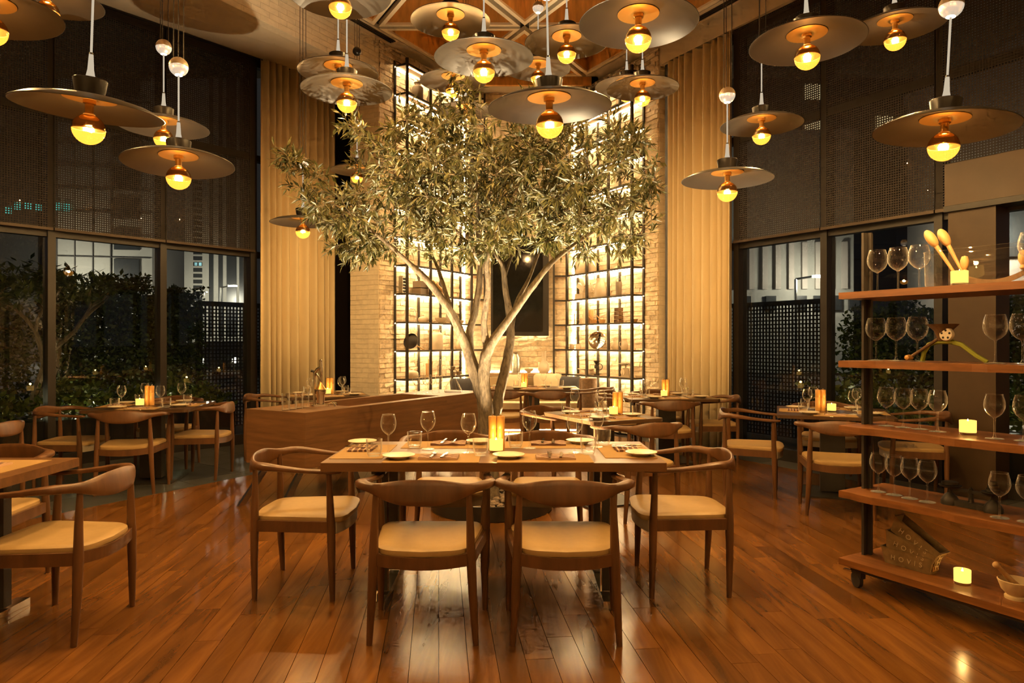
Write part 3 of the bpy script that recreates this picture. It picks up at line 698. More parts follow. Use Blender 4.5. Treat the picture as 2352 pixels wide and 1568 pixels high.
for (x, y), l in zip([(-0.72, 3.64), (-0.55, 3.93), (-0.165, 3.66), (0.02, 3.93), (0.405, 3.70), (0.53, 4.03)],
                     ['leftmost on the long front table', 'behind the second wine glass from left', 'left of the big candle, near side', 'right of the mills, far side', 'right half near the front placemat', 'at the far right corner of the long table']):
    TUM.place((x, y, zm), 0, 'clear water tumbler, '+l, 'tumblers on the long table')
for (x, y), l in zip([(-0.58, 3.565), (-0.018, 3.585), (0.679, 3.66), (-0.874, 4.07), (-0.186, 4.09), (0.40, 4.10)],
                     ['at the near left of', 'at the near middle of', 'at the right end of', 'at the far left corner of', 'behind the pepper mills on', 'at the far right of']):
    PLATE.place((x, y, zm), 0, 'cream side plate %s the long front table' % l, 'side plates on the long table')
for (x, y, r_), l in zip([(-0.375, 3.575, 0), (0.223, 3.58, 0), (-0.368, 4.06, math.pi), (0.21, 4.06, math.pi), (-0.83, 3.87, -math.pi/2), (0.634, 3.87, math.pi/2)],
                         ['near side, left place', 'near side, right place', 'far side, left place', 'far side, right place', 'left end place', 'right end place']):
    NAP.place((x, y, zm), r_, 'brown striped folded napkin, %s of the long table' % l, 'napkins on the long table')
    for k, (pr_, dx, cn) in enumerate(((FORK, -0.03, 'fork'), (KNIFE, 0.03, 'knife'))):
        a, b = rot2(dx, 0.0, r_); pr_.place((x+a, y+b, zm+0.0145), r_+(0.05 if k else -0.05)-(0.15 if k else 0), 'steel %s on the napkin, %s of long table' % (cn, l), 'cutlery on the long table')
MILL.place((-0.108, 3.842, z), 0, 'amber wooden pepper mill, left of the pair on the long front table', 'pepper mills')
MILL.place((-0.062, 3.842, z), 0, 'amber wooden pepper mill, right of the pair on the long front table', 'pepper mills')
VOT.place((-0.086, 3.772, z), 0, 'glowing votive candle before the mills on the long front table', 'votive candles')

# smaller tables share one laying pattern
def lay(cx, cy, rz, w, d, name, mills, votive, seats=4, zt=ZT):
    def P(x, y):
        a, b = rot2(x, y, rz); return (cx+a, cy+b)
    spots = [((0, -d/2+0.14), 0, 'near side'), ((0, d/2-0.14), math.pi, 'far side'), ((-w/2+0.14, 0), -math.pi/2, 'left side'), ((w/2-0.14, 0), math.pi/2, 'right side')][:seats]
    for (lx, ly), a, l in spots:
        p = P(lx, ly); MATS.place((p[0], p[1], zt), rz+a, 'tan placemat, %s of the %s' % (l, name), 'placemats on small tables')
        NAP.place((p[0], p[1], zt+0.0026), rz+a, 'striped napkin, %s of the %s' % (l, name), 'napkins on small tables', 0.8)
        for dx, dy, pp, cn, gg in ((-0.20, 0.02, PLATE, 'cream side plate', 'side plates on small tables'), (0.15, 0.11, WGS, 'stemmed wine glass', 'wine glasses on small tables'), (0.215, 0.075, TUM, 'clear tumbler', 'tumblers on small tables')):
            u, v = rot2(dx, dy, a); q = P(lx+u, ly+v)
            if abs(lx+u) > w/2-0.05 or abs(ly+v) > d/2-0.05: u, v = rot2(dx*0.75, dy, a); q = P(lx+u, ly+v)
            pp.place((q[0], q[1], zt+0.0026), 0, '%s, %s of the %s' % (cn, l, name), gg)
    for k, l in ((-0.023, 'left'), (0.023, 'right')):
        MILL.place((mills[0]+k, mills[1], zt), 0, 'amber pepper mill, %s one on the %s' % (l, name), 'pepper mills')
    VOT.place((votive[0], votive[1], zt), 0, 'glowing votive candle on the %s' % name, 'votive candles')
lay(-3.52, 6.82, math.radians(8), 0.95, 0.95, 'left window table', (-3.57, 6.86), (-3.59, 6.72))
lay(2.85, 6.20, math.radians(-21), 0.92, 0.92, 'right window table', (2.79, 6.30), (2.84, 6.19))
lay(0.757, 5.93, math.radians(25.6), 0.68, 0.86, 'small dark table', (0.91, 6.0), (0.86, 5.90))
lay(1.75, 7.92, math.radians(3), 1.0, 0.80, 'right curtain table', (1.76, 7.98), (1.72, 7.88))
lay(0.27, 9.42, 0.0, 1.24, 0.70, 'banquette table', (0.17, 9.46), (0.16, 9.36))
lay(-2.18, 8.20, math.radians(20), 0.90, 0.80, 'table behind the console', (-2.17, 8.30), (-2.17, 8.20))
# the table cut by the left edge shows one placemat and napkin
MATP.place((-2.46, 3.28, 0.75), math.pi/2, 'tan placemat on the table at the left edge', None)
NAP.place((-2.50, 3.30, 0.7526), math.pi/2, 'striped napkin on the table at the left edge', None)

# ---------------------------------------------------------------- long wooden console with a planter trough
CN = (-1.666, 5.60); CA = math.atan2(0.872, 0.49)
def cs(a, b):
    u, v = rot2(a, b, CA); return (CN[0]+u, CN[1]+v)
con = thing('console', 'long walnut service console on splayed steel legs behind the table', 'console', (CN[0], CN[1], 0), CA)
CL, CW, Z0, Z1 = 2.80, 0.686, 0.32, 0.776
MB().box((CL/2, CW/2, (Z0+0.70)/2), (CL, CW, 0.70-Z0)).build('body', 'console_wood', con)
for a0, a1, b0, b1 in ((0, 0.62, 0, CW), (2.0, CL, 0, CW), (0.62, 2.0, 0, 0.10), (0.62, 2.0, CW-0.08, CW)):
    MB().box(((a0+a1)/2, (b0+b1)/2, (0.70+Z1)/2), (a1-a0, b1-b0, Z1-0.70)).build('top_panel', 'console_wood', con)
for a, b, da, db in ((0.10, 0.12, -0.26, -0.02), (0.10, 0.52, -0.26, 0.04), (0.62, 0.10, 0.10, -0.06), (2.5, 0.12, 0.2, -0.05), (2.5, 0.56, 0.2, 0.05)):
    mb = MB(); w = 0.035
    mb.add([(a-w, b-0.012, Z0), (a+w, b-0.012, Z0), (a+w, b+0.012, Z0), (a-w, b+0.012, Z0), (a+da-w, b+db-0.012, 0), (a+da+w, b+db-0.012, 0), (a+da+w, b+db+0.012, 0), (a+da-w, b+db+0.012, 0)],
           [(0, 1, 2, 3), (7, 6, 5, 4), (1, 0, 4, 5), (2, 1, 5, 6), (3, 2, 6, 7), (0, 3, 7, 4)]); mb.build('leg', 'steel', con)
HIGH = single('highball_glass', 'glass', MB().lathe([(0.0005, 0.0), (0.029, 0.0), (0.031, 0.14), (0.0295, 0.14), (0.0275, 0.012), (0.0005, 0.012)], 20), 'clear_glass')
for (x, y), l in zip([(-1.885, 5.80), (-1.85, 5.875), (-1.82, 5.955), (-1.79, 6.04)], ['nearest the console end', 'second from the console end', 'third from the console end', 'beside the juicer']):
    HIGH.place((x, y, Z1), 0, 'tall clear highball glass, '+l, 'highball glasses on the console')
# citrus press
ju = thing('citrus_press', 'polished metal lever citrus press standing on the wooden console', 'juicer', (-1.70, 6.19, Z1), 0.1)
MB().prism(rounded(0.17, 0.11, 0.03), 0, 0.018).build('base', 'chrome', ju, True)
for k in (-1, 1): MB().tube([(0.05, k*0.04, 0.01), (0.10, k*0.045, 0.028), (0.125, k*0.05, 0.02), (0.13, k*0.05, 0.0)], 0.009, 8).build('foot', 'chrome', ju, True)
MB().tube([(-0.055, 0, 0.01), (-0.055, 0, 0.25), (-0.052, 0, 0.29), (-0.03, 0, 0.325), (0.0, 0, 0.34)], [0.013, 0.012, 0.014, 0.016, 0.016], 10).build('column', 'chrome', ju, True)
MB().tube([(0.0, 0, 0.40), (0.004, 0, 0.36), (0.005, 0, 0.30), (0.005, 0, 0.21)], [0.011, 0.014, 0.013, 0.008], 10).sphere((0, 0, 0.402), 0.013).build('rack', 'chrome', ju, True)
MB().tube([(-0.05, 0, 0.30), (-0.02, 0.0, 0.26), (0.0, 0, 0.22)], 0.008, 8).build('strut', 'chrome', ju, True)
MB().lathe([(0.008, 0.215), (0.012, 0.20), (0.045, 0.155), (0.046, 0.150), (0.0005, 0.150)], 20).build('cone', 'brass', ju, True)
MB().lathe([(0.048, 0.145), (0.047, 0.12), (0.036, 0.10), (0.034, 0.02), (0.0005, 0.02)], 20).build('cup', 'chrome', ju, True)
MB().tube([(-0.06, 0, 0.31), (-0.085, 0, 0.315)], 0.012, 8).build('pivot', 'steel_black', ju, True)
for (a, b), l in zip(((2.06, 0.45), (2.12, 0.36), (2.18, 0.46), (2.25, 0.37), (2.31, 0.47), (2.38, 0.37)), ('outermost', 'second from the curtain side', 'third from the curtain side', 'third from the decanter', 'second from the decanter', 'next to the decanter')):
    p = cs(a, b); WGS.place((p[0], p[1], Z1), 0, 'wine glass in the far console cluster, '+l, 'wine glasses on the console')
p = cs(2.50, 0.26)
dc = thing('decanter', 'glass wine decanter with dark stopper at the far console end', 'decanter', (p[0], p[1], Z1))
MB().lathe([(0.0005, 0), (0.095, 0.0), (0.105, 0.012), (0.09, 0.05), (0.045, 0.13), (0.024, 0.19), (0.021, 0.26), (0.026, 0.275)], 24).build('flask', 'clear_glass', dc, True)
MB().lathe([(0.016, 0.25), (0.02, 0.262), (0.026, 0.285), (0.024, 0.292), (0.0005, 0.293)], 12).build('stopper', 'stoneware_dark', dc, True)

# ---------------------------------------------------------------- olive tree in a low round planter
TX, TY = -0.165, 5.67
pl_ = thing('planter', 'low round black planter under the olive tree', 'planter', (TX, TY, 0))
MB().lathe([(0.0005, 0), (0.485, 0), (0.49, 0.005), (0.49, 0.115), (0.47, 0.115), (0.47, 0.07), (0.0005, 0.07)], 56).build('bowl', 'planter_black', pl_, True)
MB().lathe([(0.0005, 0.072), (0.468, 0.072)], 40).build('soil', 'soil', pl_)
mb = MB(); r = random.Random(5)
for i in range(420):
    a = r.uniform(0, 6.283); q = 0.45*math.sqrt(r.uniform(0.03, 1)); s = r.uniform(0.014, 0.032); o = MB().sphere((0, 0, 0), 1.0, 7, 5)
    o.xf(Matrix.Translation((q*math.cos(a), q*math.sin(a), 0.078+s*0.3)) @ Matrix.Rotation(r.uniform(0, 3), 4, 'Z') @ Matrix.Diagonal((s, s*r.uniform(0.6, 0.9), s*0.6, 1))); mb.add(o.v, o.f)
tag(mb.build('pebbles', 'pebble', pl_, True), kind='stuff')
for k, (dx, dy, aim, lab) in enumerate(((-0.42, -0.10, (-1.25, 5.5, 2.6), 'black uplight spot at the left of the planter'), (0.42, -0.10, (0.95, 5.6, 2.6), 'black uplight spot at the right of the planter'), (0.22, 0.30, (0.1, 5.9, 2.8), 'black uplight spot behind the olive trunk'), (-0.04, -0.43, (-0.3, 4.9, 2.8), 'black uplight spot in front of the olive trunk'))):
    u = thing('uplight', lab, 'spotlight', (TX+dx, TY+dy, 0.075), 0, 'tree uplights')
    d = (Vector(aim)-Vector((TX+dx, TY+dy, 0.16))).normalized()
    MB().tube([(0, 0, 0.0), (0, 0, 0.03)], 0.008, 8).build('stake', 'steel_black', u)
    MB().tube([tuple(Vector((0, 0, 0.03))), tuple(Vector((0, 0, 0.03))+d*0.045)], 0.024, 14).build('housing', 'steel_black', u, True)
    ld = bpy.data.lights.new('uplight_beam', 'SPOT'); ld.energy = UP_W; ld.color = (1.0, 0.76, 0.44); ld.spot_size = math.radians(74); ld.spot_blend = 0.8; ld.shadow_soft_size = 0.02
    lo = bpy.data.objects.new('uplight_beam', ld); COL.objects.link(lo); lo.parent = u; lo.location = Vector((0, 0, 0.03))+d*0.06
    lo.rotation_euler = d.to_track_quat('-Z', 'Y').to_euler()
STEMS = [
[(-0.17, 5.67, 0.05, 0.075), (-0.184, 5.67, 0.301, 0.07), (-0.206, 5.67, 0.585, 0.068), (-0.227, 5.67, 0.833, 0.06), (-0.298, 5.67, 1.081, 0.05), (-0.369, 5.67, 1.293, 0.043), (-0.46, 5.62, 1.522, 0.036), (-0.578, 5.57, 1.712, 0.03), (-0.683, 5.52, 1.847, 0.026), (-0.824, 5.47, 1.979, 0.02), (-0.96, 5.37, 2.102, 0.014), (-1.107, 5.27, 2.22, 0.009), (-1.337, 5.27, 2.384, 0.006)],
[(-0.492, 5.62, 1.592, 0.022), (-0.558, 5.72, 1.793, 0.018), (-0.622, 5.82, 1.965, 0.014), (-0.707, 5.92, 2.142, 0.01), (-0.843, 5.97, 2.484, 0.008), (-1.03, 5.97, 2.857, 0.005)],
[(-0.191, 5.65, 0.623, 0.05), (-0.218, 5.62, 0.943, 0.05), (-0.224, 5.61, 1.119, 0.048), (-0.196, 5.59, 1.277, 0.044), (-0.108, 5.57, 1.416, 0.036), (0.031, 5.55, 1.607, 0.03), (0.17, 5.55, 1.797, 0.026), (0.31, 5.57, 1.973, 0.022), (0.471, 5.62, 2.109, 0.016), (0.687, 5.67, 2.268, 0.011), (0.908, 5.72, 2.473, 0.007)],
[(-0.333, 5.67, 1.18, 0.036), (-0.35, 5.72, 1.4, 0.032), (-0.309, 5.75, 1.58, 0.03), (-0.274, 5.77, 1.797, 0.027), (-0.263, 5.77, 2.014, 0.024), (-0.281, 5.77, 2.266, 0.019), (-0.288, 5.77, 2.591, 0.014), (-0.346, 5.77, 2.987, 0.009), (-0.436, 5.77, 3.312, 0.005)],
[(-0.26, 5.77, 1.977, 0.015), (-0.352, 5.57, 2.13, 0.012), (-0.495, 5.42, 2.278, 0.009), (-0.652, 5.32, 2.461, 0.007), (-0.909, 5.27, 2.812, 0.004)],
[(-0.17, 5.70, 0.55, 0.05), (-0.143, 5.73, 0.72, 0.046), (-0.101, 5.77, 0.932, 0.044), (-0.051, 5.79, 1.147, 0.04), (-0.015, 5.82, 1.365, 0.036), (-0.022, 5.85, 1.584, 0.03), (-0.059, 5.87, 1.805, 0.025), (-0.077, 5.87, 1.988, 0.02), (-0.139, 5.87, 2.117, 0.016), (-0.096, 5.92, 2.401, 0.012), (0.09, 5.97, 2.783, 0.009), (0.313, 5.97, 3.119, 0.006)],
[(-0.066, 5.87, 1.878, 0.014), (-0.004, 5.97, 2.074, 0.011), (0.129, 6.07, 2.352, 0.009), (0.478, 6.17, 2.715, 0.007), (0.864, 6.17, 3.062, 0.004)],
[(-0.197, 5.62, 1.25, 0.03), (-0.223, 5.57, 1.503, 0.026), (-0.185, 5.47, 1.774, 0.022), (-0.195, 5.39, 1.97, 0.018), (-0.12, 5.32, 2.161, 0.013), (0.013, 5.27, 2.45, 0.01), (0.178, 5.27, 2.747, 0.006)],
[(-0.015, 5.82, 1.36, 0.022), (0.034, 5.97, 1.663, 0.02), (0.149, 6.12, 1.901, 0.016), (0.29, 6.27, 2.228, 0.011), (0.613, 6.37, 2.56, 0.007)]]
BLOBS = [(-0.46, 3.15, 0.32, 0.34, 0.3), (-0.62, 2.92, 0.39, 0.28, 0.5), (-1.08, 2.91, 0.3, 0.25, 0.4), (-0.34, 2.6, 0.67, 0.43, 0.8), (-1.55, 2.5, 0.3, 0.21, 0.35), (-1.72, 2.8, 0.16, 0.11, 0.2), (-1.16, 2.32, 0.46, 0.3, 0.6), (0.55, 2.64, 0.58, 0.41, 0.8), (0.9, 2.98, 0.23, 0.21, 0.4), (1.06, 2.46, 0.16, 0.25, 0.35), (-0.23, 2.18, 0.67, 0.21, 0.7), (0.65, 2.2, 0.43, 0.19, 0.5), (0.12, 2.92, 0.46, 0.25, 0.7), (-1.16, 2.07, 0.18, 0.12, 0.25), (-0.77, 2.57, 0.39, 0.32, 0.6), (0.9, 2.14, 0.12, 0.14, 0.2), (0.23, 2.43, 0.5, 0.32, 0.7)]
tree = thing('olive_tree', 'multi-stemmed olive tree lit from below in the middle of the room', 'tree', (0, 0, 0))
tk = MB(); r = random.Random(11); nodes = []
for st in STEMS:
    pts = catmull(st, 4)
    tk.tube([p[:3] for p in pts], [max(p[3], 0.003) for p in pts], 10 if st[0][3] > 0.02 else 7, True, 0.10, r)
    nodes += [Vector(p[:3]) for p in pts if p[2] > 1.75]
tk.build('trunk', 'bark', tree, True)
targets = []
tot = sum(b[2]*b[3]*b[4] for b in BLOBS)
for b in BLOBS:
    for k in range(max(7, int(800*b[2]*b[3]*b[4]/tot)) if b[2]*b[3]*b[4] > 0.02 else 9):
        while True:
            p = Vector((r.uniform(-1, 1), r.uniform(-1, 1), r.uniform(-1, 1)))
            if p.length < 1: break
        targets.append(Vector((b[0]+p.x*b[2], TY-0.15+p.y*b[4]*1.4, b[1]+p.z*b[3])))
base_nodes = list(nodes)
targets.sort(key=lambda p: min((p-n_).length for n_ in base_nodes))
tw = MB(); lf = MB()
def leaf(p, d, up, ln, wd):
    s = d.cross(up)
    if s.length < 1e-3: return
    s.normalize(); nrm = s.cross(d).normalized(); a = p+d*ln*0.42; fold = nrm*wd*0.35; droop = -nrm*ln*0.06
    lf.add([p, a+s*wd+fold*0.5, p+d*ln+droop, a-s*wd+fold*0.5, a-fold*0.4], [(0, 1, 4), (1, 2, 4), (2, 3, 4), (3, 0, 4)])
for T in targets:
    n0 = min(nodes, key=lambda n_: (T-n_).length + 0.25*max(0, n_.z-T.z)); d = T-n0; L_ = d.length
    if L_ < 0.05: continue
    mid = n0+d*0.5+Vector((r.uniform(-.06, .06), r.uniform(-.06, .06), r.uniform(0.0, .10)*min(1, L_)))
    end = T+Vector((0, 0, -0.04*r.random()))
    cv = [((1-t)**2)*n0+2*t*(1-t)*mid+t*t*end for t in [i/6 for i in range(7)]]
    rb = min(0.010, 0.0025+0.008*L_); tw.tube(cv, [rb+(0.0012-rb)*i/6 for i in range(7)], 5, False)
    nodes += cv[2:]
    # leafy shoots
    st = max(0.0, 1-0.55/L_)
    nl = int(9+min(L_, 0.55)*40)
    for i in range(nl):
        t = st+(1-st)*(i+r.random())/nl; k = min(int(t*6), 5); p = cv[k].lerp(cv[k+1], t*6-k); ax = (cv[k+1]-cv[k]).normalized()
        sd = Vector((r.uniform(-1, 1), r.uniform(-1, 1), r.uniform(-1, 1))); sd = (sd-ax*sd.dot(ax)).normalized()
        dd = (ax*r.uniform(0.3, 0.9)+sd*r.uniform(0.6, 1.0)+Vector((0, 0, -0.12))).normalized()
        if r.random() < 0.30:                      # short side shoot with a few leaves
            q = p+dd*r.uniform(0.05, 0.12); tw.tube([p, q], [0.0014, 0.0008], 4, False)
            for m_ in range(4):
                pp = p.lerp(q, 0.35+0.2*m_); e = (dd+Vector((r.uniform(-.8, .8), r.uniform(-.8, .8), r.uniform(-.8, .6)))).normalized()
                leaf(pp, e, Vector((r.uniform(-.6, .6), r.uniform(-.6, .6), 1)), r.uniform(0.055, 0.10), r.uniform(0.008, 0.013))
        else: leaf(p, dd, Vector((r.uniform(-.8, .8), r.uniform(-.8, .8), 1)), r.uniform(0.06, 0.105), r.uniform(0.008, 0.0135))
tag(tw.build('twigs', 'bark', tree), kind='stuff')
tag(lf.build('foliage', 'olive_leaf', tree), kind='stuff')

# ---------------------------------------------------------------- pendant lamps
def make_pendant():
    t = thing('pendant_lamp', None, 'pendant lamp')
    MB().lathe([(0.045, 0.040), (0.10, 0.036), (0.18, 0.024), (0.25, 0.006), (0.298, -0.018), (0.300, -0.021), (0.297, -0.022), (0.25, 0.002), (0.18, 0.020), (0.10, 0.032), (0.045, 0.036)], 48).build('disc', 'lamp_disc', t, True)
    MB().lathe([(0.0005, 0.032), (0.105, 0.030), (0.105, 0.027), (0.0005, 0.028)], 32).build('reflector_plate', 'brass', t, True)
    MB().lathe([(0.0005, 0.034), (0.050, 0.036), (0.060, 0.062), (0.068, 0.112), (0.063, 0.116), (0.0005, 0.110)], 28).build('cup', 'lamp_cup', t, True)
    MB().lathe([(0.022, 0.108), (0.013, 0.155), (0.009, 0.22), (0.0005, 0.222)], 14).build('glass_cone', 'lit_rod', t, True)
    MB().lathe([(0.0075, 0.222), (0.0075, 0.228)], 10).build('joint', 'steel_black', t, True)
    MB().lathe([(0.005, 0.228), (0.005, 0.50)], 10).build('glass_rod', 'lit_rod', t, True)
    MB().sphere((0, 0, 0.548), 0.053, 20, 7, 0.0, 1.0).build('ball', 'lamp_ball', t, True)
    MB().sphere((0, 0, 0.546), 0.052, 20, 7, -0.93, 0.0).build('ball_underside', 'ball_lit', t, True)
    MB().lathe([(0.021, 0.4965), (0.0005, 0.4945)], 12).build('light_port', 'lamp_head_light', t, True)
    MB().lathe([(0.026, 0.027), (0.026, 0.010), (0.018, 0.006), (0.017, -0.030), (0.024, -0.036), (0.022, -0.044)], 18).build('socket', 'brass', t, True)
    bg = MB().sphere((0, 0, -0.100), 0.066, 24, 8, -1.0, 0.0).build('bulb', 'amber_glass', t, True)
    MB().sphere((0, 0, -0.100), 0.066, 24, 8, 0.0, 0.93).build('mirror_cap', 'mirror_amber', bg, True)
    MB().lathe([(0.066, -0.102), (0.0675, -0.100), (0.066, -0.098)], 24).build('bulb_rim', 'brass', bg, True)
    MB().tube([(0.012*math.cos(k*0.9), 0.012*math.sin(k*0.9), -0.112+0.0022*k) for k in range(15)], 0.0016, 5).build('filament', 'filament', bg, True)
    return Proto(t)
PEND = make_pendant()
BULB_LIGHT = bpy.data.lights.new('bulb_light', 'POINT'); BULB_LIGHT.energy = BULB_W; BULB_LIGHT.color = (1.0, 0.64, 0.28); BULB_LIGHT.shadow_soft_size = 0.02
def pendant(x, y, z, label, weight=False, tilt=(0.0, 0.0)):
    o = PEND.place((x, y, z), RND.uniform(0, 6), label, 'disc pendant lamps'); o.rotation_euler = (tilt[0], tilt[1], o.rotation_euler[2])
    if PEND.root is o: CH[o.name] = kids(o)
    mb = MB(); top = HC+0.3-z
    for k in range(3):
        a = k*2.094; mb.tube([(0.03*math.cos(a), 0.03*math.sin(a), 0.585), (0.03*math.cos(a), 0.03*math.sin(a), top)], 0.0028, 5)
    c = mb.build('suspension_cords', 'cord', o)
    lo = bpy.data.objects.new('bulb_light', BULB_LIGHT); COL.objects.link(lo); lo.parent = o; lo.location = (0, 0, -0.098)
    if weight: MB().sphere((0.0, 0.0, 1.35), 0.05, 16, 10).build('counterweight', 'lamp_cup', o, True)
    return o
PL = [(-1.85, 3.05, 2.36, 'large disc pendant lamp hanging lowest and nearest at the left', (0.10, 0.05)), (-1.90, 3.97, 2.36, 'disc pendant lamp lowest of the left window group', (0.05, 0.03)),
      (-2.46, 4.92, 2.86, 'disc pendant lamp half hidden behind the nearest left pendant', (0, 0)), (0.18, 3.37, 2.48, 'large disc pendant lamp lowest in the centre before the tree top', (-0.05, 0)),
      (-0.17, 4.21, 3.06, 'disc pendant lamp dappled with leaf shadow right above the tree', (0, 0)), (-0.46, 5.22, 3.75, 'disc pendant lamp second highest in the centre cluster, leaf shadowed', (0, 0)),
      (0.64, 3.53, 2.96, 'wide disc pendant lamp at the top edge right of centre', (0.02, 0)), (1.60, 3.78, 2.97, 'disc pendant lamp high over the right curtain edge', (0, -0.03)),
      (2.49, 4.53, 3.39, 'disc pendant lamp at the top right, partly behind a metal ball', (0, -0.05)), (2.00, 3.22, 2.33, 'large disc pendant lamp hanging lowest at the far right', (0.05, 0)),
      (1.87, 5.22, 2.97, 'disc pendant lamp in front of the right window mesh blind', (0, 0)), (1.44, 4.66, 2.43, 'disc pendant lamp lowest in front of the right curtain', (0, 0)),
      (-1.10, 4.64, 3.02, 'disc pendant lamp, front one of the overlapping pair at left of tree', (0, 0)), (-1.31, 5.25, 3.38, 'disc pendant lamp, rear one of the overlapping pair at left of tree', (0, 0)),
      (0.39, 4.97, 3.48, 'disc pendant lamp with pale leaf shadows right of the ceiling joint', (0, 0)), (1.09, 5.82, 3.46, 'disc pendant lamp, front one of the pair over the right shelves', (0, 0)),
      (1.09, 6.62, 3.77, 'disc pendant lamp, rear one of the pair over the right shelves', (0, 0)), (0.24, 6.40, 3.85, 'small-looking disc pendant lamp glimpsed behind the central lowest pendant', (0, 0)),
      (-0.53, 6.27, 3.69, 'disc pendant lamp peeping out behind the top of the tree', (0, 0)), (-0.49, 7.38, 3.79, 'disc pendant lamp mostly hidden in the upper leaves', (0, 0)),
      (-1.96, 6.53, 2.46, 'disc pendant lamp in front of the left curtain', (0, 0)), (-1.78, 8.00, 3.31, 'disc pendant lamp hidden by leaves before the left pier', (0, 0)),
      (-2.78, 4.17, 3.40, 'disc pendant lamp cut by the top edge at upper left', (0.05, 0)), (-2.47, 3.30, 2.90, 'disc pendant lamp cut by the upper left corner', (0, 0.05)),
      (-1.01, 4.09, 3.39, 'disc pendant lamp cut by the top edge left of the tree', (0.05, 0)),
      (-2.2, 1.2, 2.9, 'unseen disc pendant lamp added for fill, behind the camera at left', (0, 0)), (0.1, 0.9, 3.1, 'unseen disc pendant lamp added for fill, above the camera', (0, 0)), (2.0, 1.0, 2.9, 'unseen disc pendant lamp added for fill, behind the camera at right', (0, 0)),  # last five pendants are unseen, added for fill light
      (-1.0, -0.9, 2.9, 'unseen disc pendant lamp added for fill, rear left of the room', (0, 0)), (1.2, -0.9, 3.0, 'unseen disc pendant lamp added for fill, rear right of the room', (0, 0))]
for i, (x, y, zz, lab, tl) in enumerate(PL): pendant(x, y, zz+0.02, lab, i == 21, tl)

# ---------------------------------------------------------------- steel shelf units in the brick niche
LEV = [0.836+0.39*k for k in range(11)]+[5.13]
def seg_box(a, b, z, w, h):
    a, b = Vector(a[:2]), Vector(b[:2]); d = b-a
    return MB().box(((a.x+b.x)/2, (a.y+b.y)/2, z), (d.length, w, h), math.atan2(d.y, d.x))
def shelf_unit(fn, t0, endp, label):
    t = thing('shelf_unit', label, 'shelf'); W0 = 0.24
    fp = [fn(t0+0.53*k, -W0) for k in range(4)]; bp = [fn(t0+0.53*k, -0.03) for k in range(4)]
    for p in fp: MB().box((p[0], p[1], 2.6), (0.034, 0.034, 5.2), math.radians(30)).build('post', 'shelf_steel', t)
    for p in bp: MB().box((p[0], p[1], 2.6), (0.028, 0.028, 5.2), math.radians(30)).build('post', 'shelf_steel', t)
    MB().box((endp[0], endp[1], 2.6), (0.03, 0.03, 5.2)).build('post', 'shelf_steel', t)
    outer = fn(t0, -0.03)
    for k, z in enumerate(LEV):
        poly = [fn(t0, -W0+0.012), fn(t0+1.59, -W0+0.012), (endp[0], endp[1]+0.012), (endp[0], 11.27), fn(t0+1.95, -0.02), fn(t0, -0.02)]
        MB().prism(poly, z-0.012, z).build('shelf_board', 'shelf_board', t)
        seg_box(fp[0], fp[3], z-0.008, 0.024, 0.026).build('front_rail', 'shelf_steel', t)
        seg_box(outer, fp[0], z-0.008, 0.02, 0.026).build('side_rail', 'shelf_steel', t)
        seg_box(fp[3], endp, z-0.008, 0.02, 0.026).build('end_rail', 'shelf_steel', t)
        seg_box(fn(t0+0.04, -W0+0.045), fn(t0+1.56, -W0+0.045), z-0.017, 0.006, 0.006).build('light_strip', 'led', t)
        seg_box(fn(t0-0.02, -0.045), fn(t0+1.85, -0.045), z-0.017, 0.006, 0.006).build('light_strip', 'led_soft', t)
    p = fn(t0+1.70, -0.035); MB().box((p[0], p[1], 2.8), (0.01, 0.01, 4.6), math.radians(30)).build('upright_light', 'led_soft', t)
    return t
T0L, T0R = 0.30, 0.283
shelf_unit(bl, T0L, (-0.427, 10.84), 'tall black steel display shelving on the left niche wall')
shelf_unit(br, T0R, (0.665, 11.077), 'tall black steel display shelving on the right niche wall')

